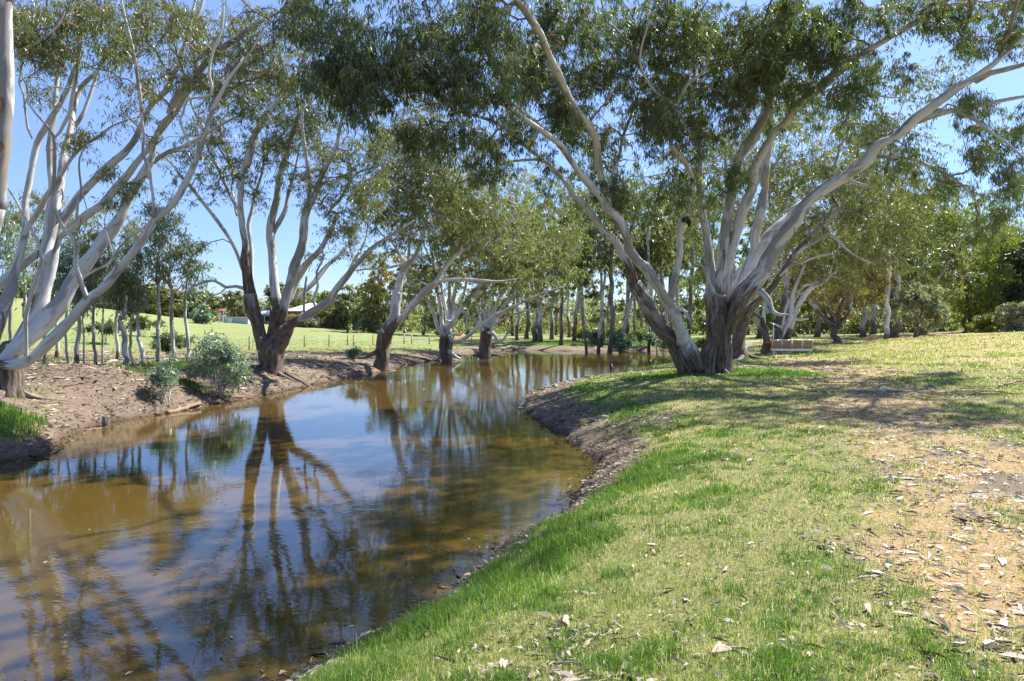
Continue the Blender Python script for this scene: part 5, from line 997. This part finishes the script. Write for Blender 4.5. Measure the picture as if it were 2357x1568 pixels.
# fence along the foot of the left paddock
fx = [(470, 41, 0), (520, 43, 0), (573, 45, 0), (700, 52, 0), (757, 53, 0), (800, 56, 0), (813, 57, 0), (858, 58, 0), (900, 60, 0), (930, 62, 1), (947, 62, 1), (988, 64, 1), (1040, 66, 1), (1085, 68, 0), (1130, 70, 0)]
p0 = at(fx[0][0], 780, fx[0][1]); fence = empty('fence', (p0[0], p0[1], hz(p0[0], p0[1])), 'thin wire fence on dark posts along the foot of the green paddock', 'fence'); tops = []
for px, Y, pale in fx:
    x = at(px, 780, Y)[0]; z = hz(x, Y); mb = MB(); h = .86 + (px * 7 % 11) * .012
    mb.cyl((x, Y, z - .1), (x + .02, Y, z + h), .038 if not pale else .06, .032 if not pale else .055, 8); mb.build('post', M['post_pale'] if pale else M['post'], fence); tops.append((x, Y, z))
for hh in (.75, .5, .25):
    mb = MB()
    for a, c in zip(tops[:-1], tops[1:]): mb.cyl((a[0], a[1], a[2] + hh), (c[0], c[1], c[2] + hh), .006, n=4)
    mb.build('wire', M['wire'], fence)
# brick house behind the paddock
def house(px, py, Y, w_, d_, h_, label, wall, roofm, yaw=0, hip=1.2, posts=True):
    x = at(px, py, Y)[0]; z = hz(x, Y); r_ = empty('house', (x, Y, z), label, 'house'); place(r_, yaw)
    local(r_, lambda mb: mb.box((0, 0, h_ / 2 - .2), (w_, d_, h_ + .4)), 'wall', wall)
    W, D = w_ / 2 + .9, d_ / 2 + 1.0; k = W - D
    def rf(mb):
        mb.add([(-W, -D, h_), (W, -D, h_), (W, D, h_), (-W, D, h_), (-max(k, .3), 0, h_ + hip), (max(k, .3), 0, h_ + hip)], [np.array([[0, 1, 5, 4], [2, 3, 4, 5], [3, 2, 1, 0]]), np.array([[1, 2, 5], [3, 0, 4]])])
        mb.box((0, -D, h_ - .05), (2 * W, .06, .16))
    roof = local(r_, rf, 'roof', roofm)
    ch = MB(); ch.box((w_ * .2, .6, h_ + hip * .8), (.6, .6, 1.0)); co = ch.build('chimney', wall, None, False); co.parent = roof
    for fxx in (-.3, .05, .32):
        wn = local(r_, lambda mb: mb.box((fxx * w_, -d_ / 2 - .02, h_ * .55), (1.3, .10, 1.2)), 'window', M['white']); pn = MB(); pn.box((fxx * w_, -d_ / 2 - .06, h_ * .55), (1.12, .06, 1.02)); po = pn.build('pane', M['glass'], None, False); po.parent = wn
    if posts:
        for t_ in (-1, -.33, .33, 1): local(r_, lambda mb: mb.box((t_ * (W - .2), -D + .15, h_ / 2), (.18, .18, h_)), 'post', M['white'])
house(722, 735, 128, 7.5, 6, 2.9, 'brick house with a white hipped roof and verandah behind the paddock', M['brick'], M['white'], R(8), 1.5)
house(612, 741, 138, 5, 5, 2.1, 'low white-roofed house half hidden behind the three-stemmed gum', M['cream'], M['white'], R(-5), 1.2, False)
x = at(550, 745, 110)[0]; z = hz(x, 110); sh = empty('shed', (x, 110, z), 'long low pale blue-white shed beyond the paddock, right of the yellow slide', 'shed')
local(sh, lambda mb: mb.box((0, 0, .42), (3.8, 2.5, 1.0)), 'wall', M['cream']); local(sh, lambda mb: (mb.box((0, 0, .98), (4.1, 2.9, .10))), 'roof', M['white'])
local(sh, lambda mb: mb.box((-1.0, -1.28, .42), (.9, .05, .85)), 'door', M['steel'])
x = at(504, 738, 108)[0]; z = hz(x, 108); pg = empty('playground_slide', (x, 108, z), 'yellow playground slide with a red roof at the far side of the paddock', 'playground')
def chute(mb):
    P_ = [(-1.0, 0, .15), (-.7, 0, .3), (-.2, 0, .95), (.1, 0, 1.2)]
    for a, c in zip(P_[:-1], P_[1:]): mb.cyl(a, c, .22, .22, 8)
local(pg, chute, 'chute', M['yellow'])
local(pg, lambda mb: mb.box((.5, 0, 1.05), (.8, .8, .08)), 'platform', M['steel'])
for sx in (.15, .85):
    for sy in (-.35, .35): local(pg, lambda mb: mb.cyl((sx, sy, -.1), (sx, sy, 1.9), .05), 'post', M['steel'])
local(pg, lambda mb: mb.add([(0, -.5, 1.85), (1, -.5, 1.85), (1, .5, 1.85), (0, .5, 1.85), (.5, 0, 2.15)], [np.array([[3, 2, 1, 0]]), np.array([[0, 1, 4], [1, 2, 4], [2, 3, 4], [3, 0, 4]])]), 'roof', M['red'])
def barrier(name, label, cat, p, q, n, h, mat, rails=(.5, .9), thick=.04):
    A = at(p[0], p[1], p[2]); B = at(q[0], q[1], q[2]); za = hz(A[0], A[1]); r_ = empty(name, (A[0], A[1], za), label, cat); pts = []
    for i in range(n):
        t = i / (n - 1); x, y = A[0] * (1 - t) + B[0] * t, A[1] * (1 - t) + B[1] * t; z = hz(x, y); pts.append((x, y, z)); mb = MB(); mb.cyl((x, y, z - .1), (x, y, z + h), thick, n=6); mb.build('post', mat, r_)
    for f in rails:
        mb = MB()
        for a, c in zip(pts[:-1], pts[1:]): mb.cyl((a[0], a[1], a[2] + h * f), (c[0], c[1], c[2] + h * f), thick * .6, n=5)
        mb.build('rail', mat, r_)
barrier('white_railing', 'white railing beside the yellow slide beyond the paddock', 'railing', (488, 735, 112), (580, 740, 112), 12, .9, M['white'], (.3, .6, .98))
barrier('fence', 'low wire fence under the trees beyond the bench', 'fence', (1850, 782, 74), (2080, 778, 84), 9, .9, M['post'], (.5, .9), .035)
# picnic table, clay heap, mound logs
x = at(812, 765, 92)[0]; z = hz(x, 92); pt = empty('picnic_table', (x, 92, z), 'dark timber picnic table below the bushes beyond the fence', 'table')
local(pt, lambda mb: mb.box((0, 0, .78), (2.0, .9, .07)), 'table_top', M['wood'])
for sy in (-.75, .75): local(pt, lambda mb: mb.box((0, sy, .45), (2.0, .28, .06)), 'seat', M['wood'])
for sx in (-.7, .7): local(pt, lambda mb: (mb.box((sx, 0, .37), (.1, .8, .74)), mb.box((sx, 0, .38), (.1, 1.5, .08))), 'leg', M['wood'])
def heap(name, label, cat, px, py, Y, rx, h, mat):
    x = at(px, py, Y)[0]; z = hz(x, Y); n, m = 28, 10; a = np.arange(n) * 6.2832 / n; V = []
    for j in range(m):
        t = j / (m - 1); rr = (1 - t) * (1 + .22 * (vnoise(np.cos(a) * 2 + 5 + j * .3, np.sin(a) * 2, seed=3) - .5) * 2)
        V.append(np.stack([x + np.cos(a) * rr * rx, Y + np.sin(a) * rr * rx * .8, z - .05 + h * t ** .8 * (1 - .25 * vnoise(np.cos(a) * 3 + j, np.sin(a) * 3, seed=8))], 1))
    i = np.arange(n); k = (i + 1) % n; mb = MB(); mb.add(np.vstack(V), [np.stack([i + j * n, k + j * n, k + (j + 1) * n, i + (j + 1) * n], 1) for j in range(m - 1)]); tag(mb.build(name, mat), label, cat)
heap('clay_heap', 'heap of orange clay between the two pollarded gums', 'heap', 1062, 776, 84, 1.3, .75, M['dirt'])
# stump, log, posts, dead branches
def stick(name, label, cat, pts, r0, r1, mat, group=None, forks=0, seed=0, n=7):
    rg = np.random.default_rng(seed); P = np.array(pts, float); q = crom(np.hstack([P, np.linspace(r0, r1, len(P))[:, None]]), .12)
    q[:, :3] += rg.normal(size=(len(q), 3)) * r0 * .18; mb = MB(); mb_at = dict(bc=np.zeros((0, 3)))
    tube(mb, q[:, :3], q[:, 3], np.zeros(len(q)), n=n, cap=True)
    for k in range(forks):
        i = rg.integers(1, len(q) - 1); d = rg.normal(size=3) * .35 + (q[-1, :3] - q[0, :3]) / max(1e-3, np.linalg.norm(q[-1, :3] - q[0, :3])); d[2] = abs(d[2]) * .35; L = rg.uniform(.25, .7) * r0 * 22
        p = [q[i, :3] + d * L * t + np.array([0, 0, .02]) for t in (0, .35, .7, 1)]; rr = q[i, 3] * .6
        tube(mb, np.array(p), np.linspace(rr, rr * .3, 4), np.zeros(4), n=5)
    return tag(mb.build(name, mat), label, cat, group)
def gp(px, py, Y, up=.03):
    x = at(px, py, Y)[0]; return (x, Y, hz(x, Y) + up)
x, Y, z = gp(243, 920, 15.9, 0)
mb = MB(); P = np.array([[x, Y, z - .1], [x, Y, z + .12], [x + .01, Y, z + .34]]); tube(mb, P, [.10, .085, .075], [1, 1, 1], n=14, flute=.4); so_ = empty('stump', (x, Y, z), 'short sawn dark stump on the left bank slope', 'stump')
mb.build('trunk', M['bark_dark'], so_); mb = MB(); mb.cyl((x + .01, Y, z + .33), (x + .01, Y, z + .352), .07, .068, 14); mb.build('cut_face', M['log'], so_)
stick('log', 'brown fallen log lying between the two blue-green shrubs', 'log', [gp(385, 900, 18.2, .05), gp(420, 880, 18.8, .08), gp(462, 862, 19.6, .10)], .065, .05, M['log'], seed=3, n=10)
stick('sunken_branch', 'black half-sunk branch at the water edge in the lower left', 'branch', [(*on_water(-60, 1062), .05), (*on_water(20, 1052), .06), (*on_water(70, 1055), .05), (*on_water(112, 1057), .0)], .035, .010, M['black'], forks=2, seed=4)
c_ = on_water(1407, 852); mb = MB(); mb.cyl((c_[0], c_[1], -.4), (c_[0], c_[1], .30), .085, .08, 12); mb.cyl((c_[0], c_[1], .30), (c_[0], c_[1], .33), .08, .05, 12); tag(mb.build('water_post', M['black']), 'short black post standing in the pond near the tip of the near bank', 'post')
G5 = 'dead sticks lying on the left bank'
for k, (a, b_, r_, lb) in enumerate([((90, 905, 15.5), (165, 880, 16.3), .018, 'dark stick on the spoil heap beside the leaning gum'), ((195, 930, 15.2), (270, 900, 16.0), .02, 'grey stick beside the short stump'), ((300, 975, 14.6), (350, 962, 15.2), .016, 'thin stick low on the slope below the small shrub'),
        ((290, 930, 15.6), (360, 905, 16.6), .022, 'forked dead branch in the shade above the short stump'), ((225, 985, 14.0), (300, 968, 14.6), .014, 'pale stick at the water edge below the short stump'), ((540, 895, 21.5), (640, 885, 22.6), .018, 'dead branch under the three-stemmed gum'),
        ((150, 872, 17), (232, 862, 17.8), .016, 'long grey twig on top of the spoil heap')]):
    A, B = np.array(gp(*a, .03)), np.array(gp(*b_, .05)); mid = (A + B) / 2 + np.array([0, .1, .05])
    stick('dead_stick', lb, 'stick', [A, mid, B], r_, r_ * .5, M['log'], G5, 2, 20 + k)
stick('dead_branch', 'forked dead branch on the grass at the right edge of the photo', 'branch', [gp(2300, 945, 16.5), gp(2345, 925, 17.5, .08), gp(2400, 915, 18)], .03, .012, M['log'], None, 4, 41)
stick('dead_branch', 'dark twiggy branch on the leaf litter at the right, nearer the viewer', 'branch', [gp(2215, 962, 14.6), gp(2270, 950, 15.2, .06), gp(2330, 965, 14.8)], .018, .008, M['log'], None, 4, 42)
stick('dead_branch', 'bleached fallen branch on the grass behind the arching gum', 'branch', [gp(1712, 782, 50, .1), gp(1735, 778, 52, .5), gp(1765, 785, 52, .15)], .07, .03, M['bark_white'], None, 4, 43)
stick('log', 'flat pale log on the lawn beyond the white gum mound', 'log', [gp(1850, 795, 56, .12), gp(1868, 794, 56.5, .16)], .12, .10, M['log'], None, 0, 44)
# yellow flowers
rng = np.random.default_rng(55)
def flowers(name, label, px, py, Y, rx, ry, n, s=.014, group='yellow flower patches'):
    mb = MB(); c = at(px, py, Y); 
    for k in range(n):
        x, y = c[0] + rng.normal() * rx, Y + rng.normal() * ry
        if shore([x], [y])[0][0] < .15: continue
        z = hz(x, y) + rng.uniform(.05, .13); m = 6; a = np.arange(m) * 6.2832 / m + rng.random(); V = [[x, y, z - s * .2]]
        for t in a: V += [[x + math.cos(t - .35) * s, y + math.sin(t - .35) * s, z + s * .25], [x + math.cos(t + .35) * s, y + math.sin(t + .35) * s, z + s * .25]]
        mb.add(V, np.array([[0, 1 + 2 * i, 2 + 2 * i] for i in range(m)])); mb.add([[x - .0015, y, z - .15], [x + .0015, y, z - .15], [x, y, z]], np.array([[0, 1, 2]]))
    if mb.n: tag(mb.build(name, M['petal'], None, False), label, 'flowers', None, 'stuff')
M['petal'] = simple('yellow_petal', (.80, .62, .02), .6, .2, var=.05)
flowers('flowers', 'small yellow daisies in the lush grass of the left bank', 85, 955, 13.2, .7, .6, 60)
flowers('flowers', 'small yellow daisies by the water under the three-stemmed gum', 675, 868, 25, .8, .5, 30, .018)
flowers('flowers', 'small yellow daisies in the lush grass of the near bank', 1500, 1000, 10.6, .6, .8, 60, .012)
flowers('flowers', 'pair of yellow daisies in the near grass', 2010, 1350, 5.4, .22, .12, 3, .014)
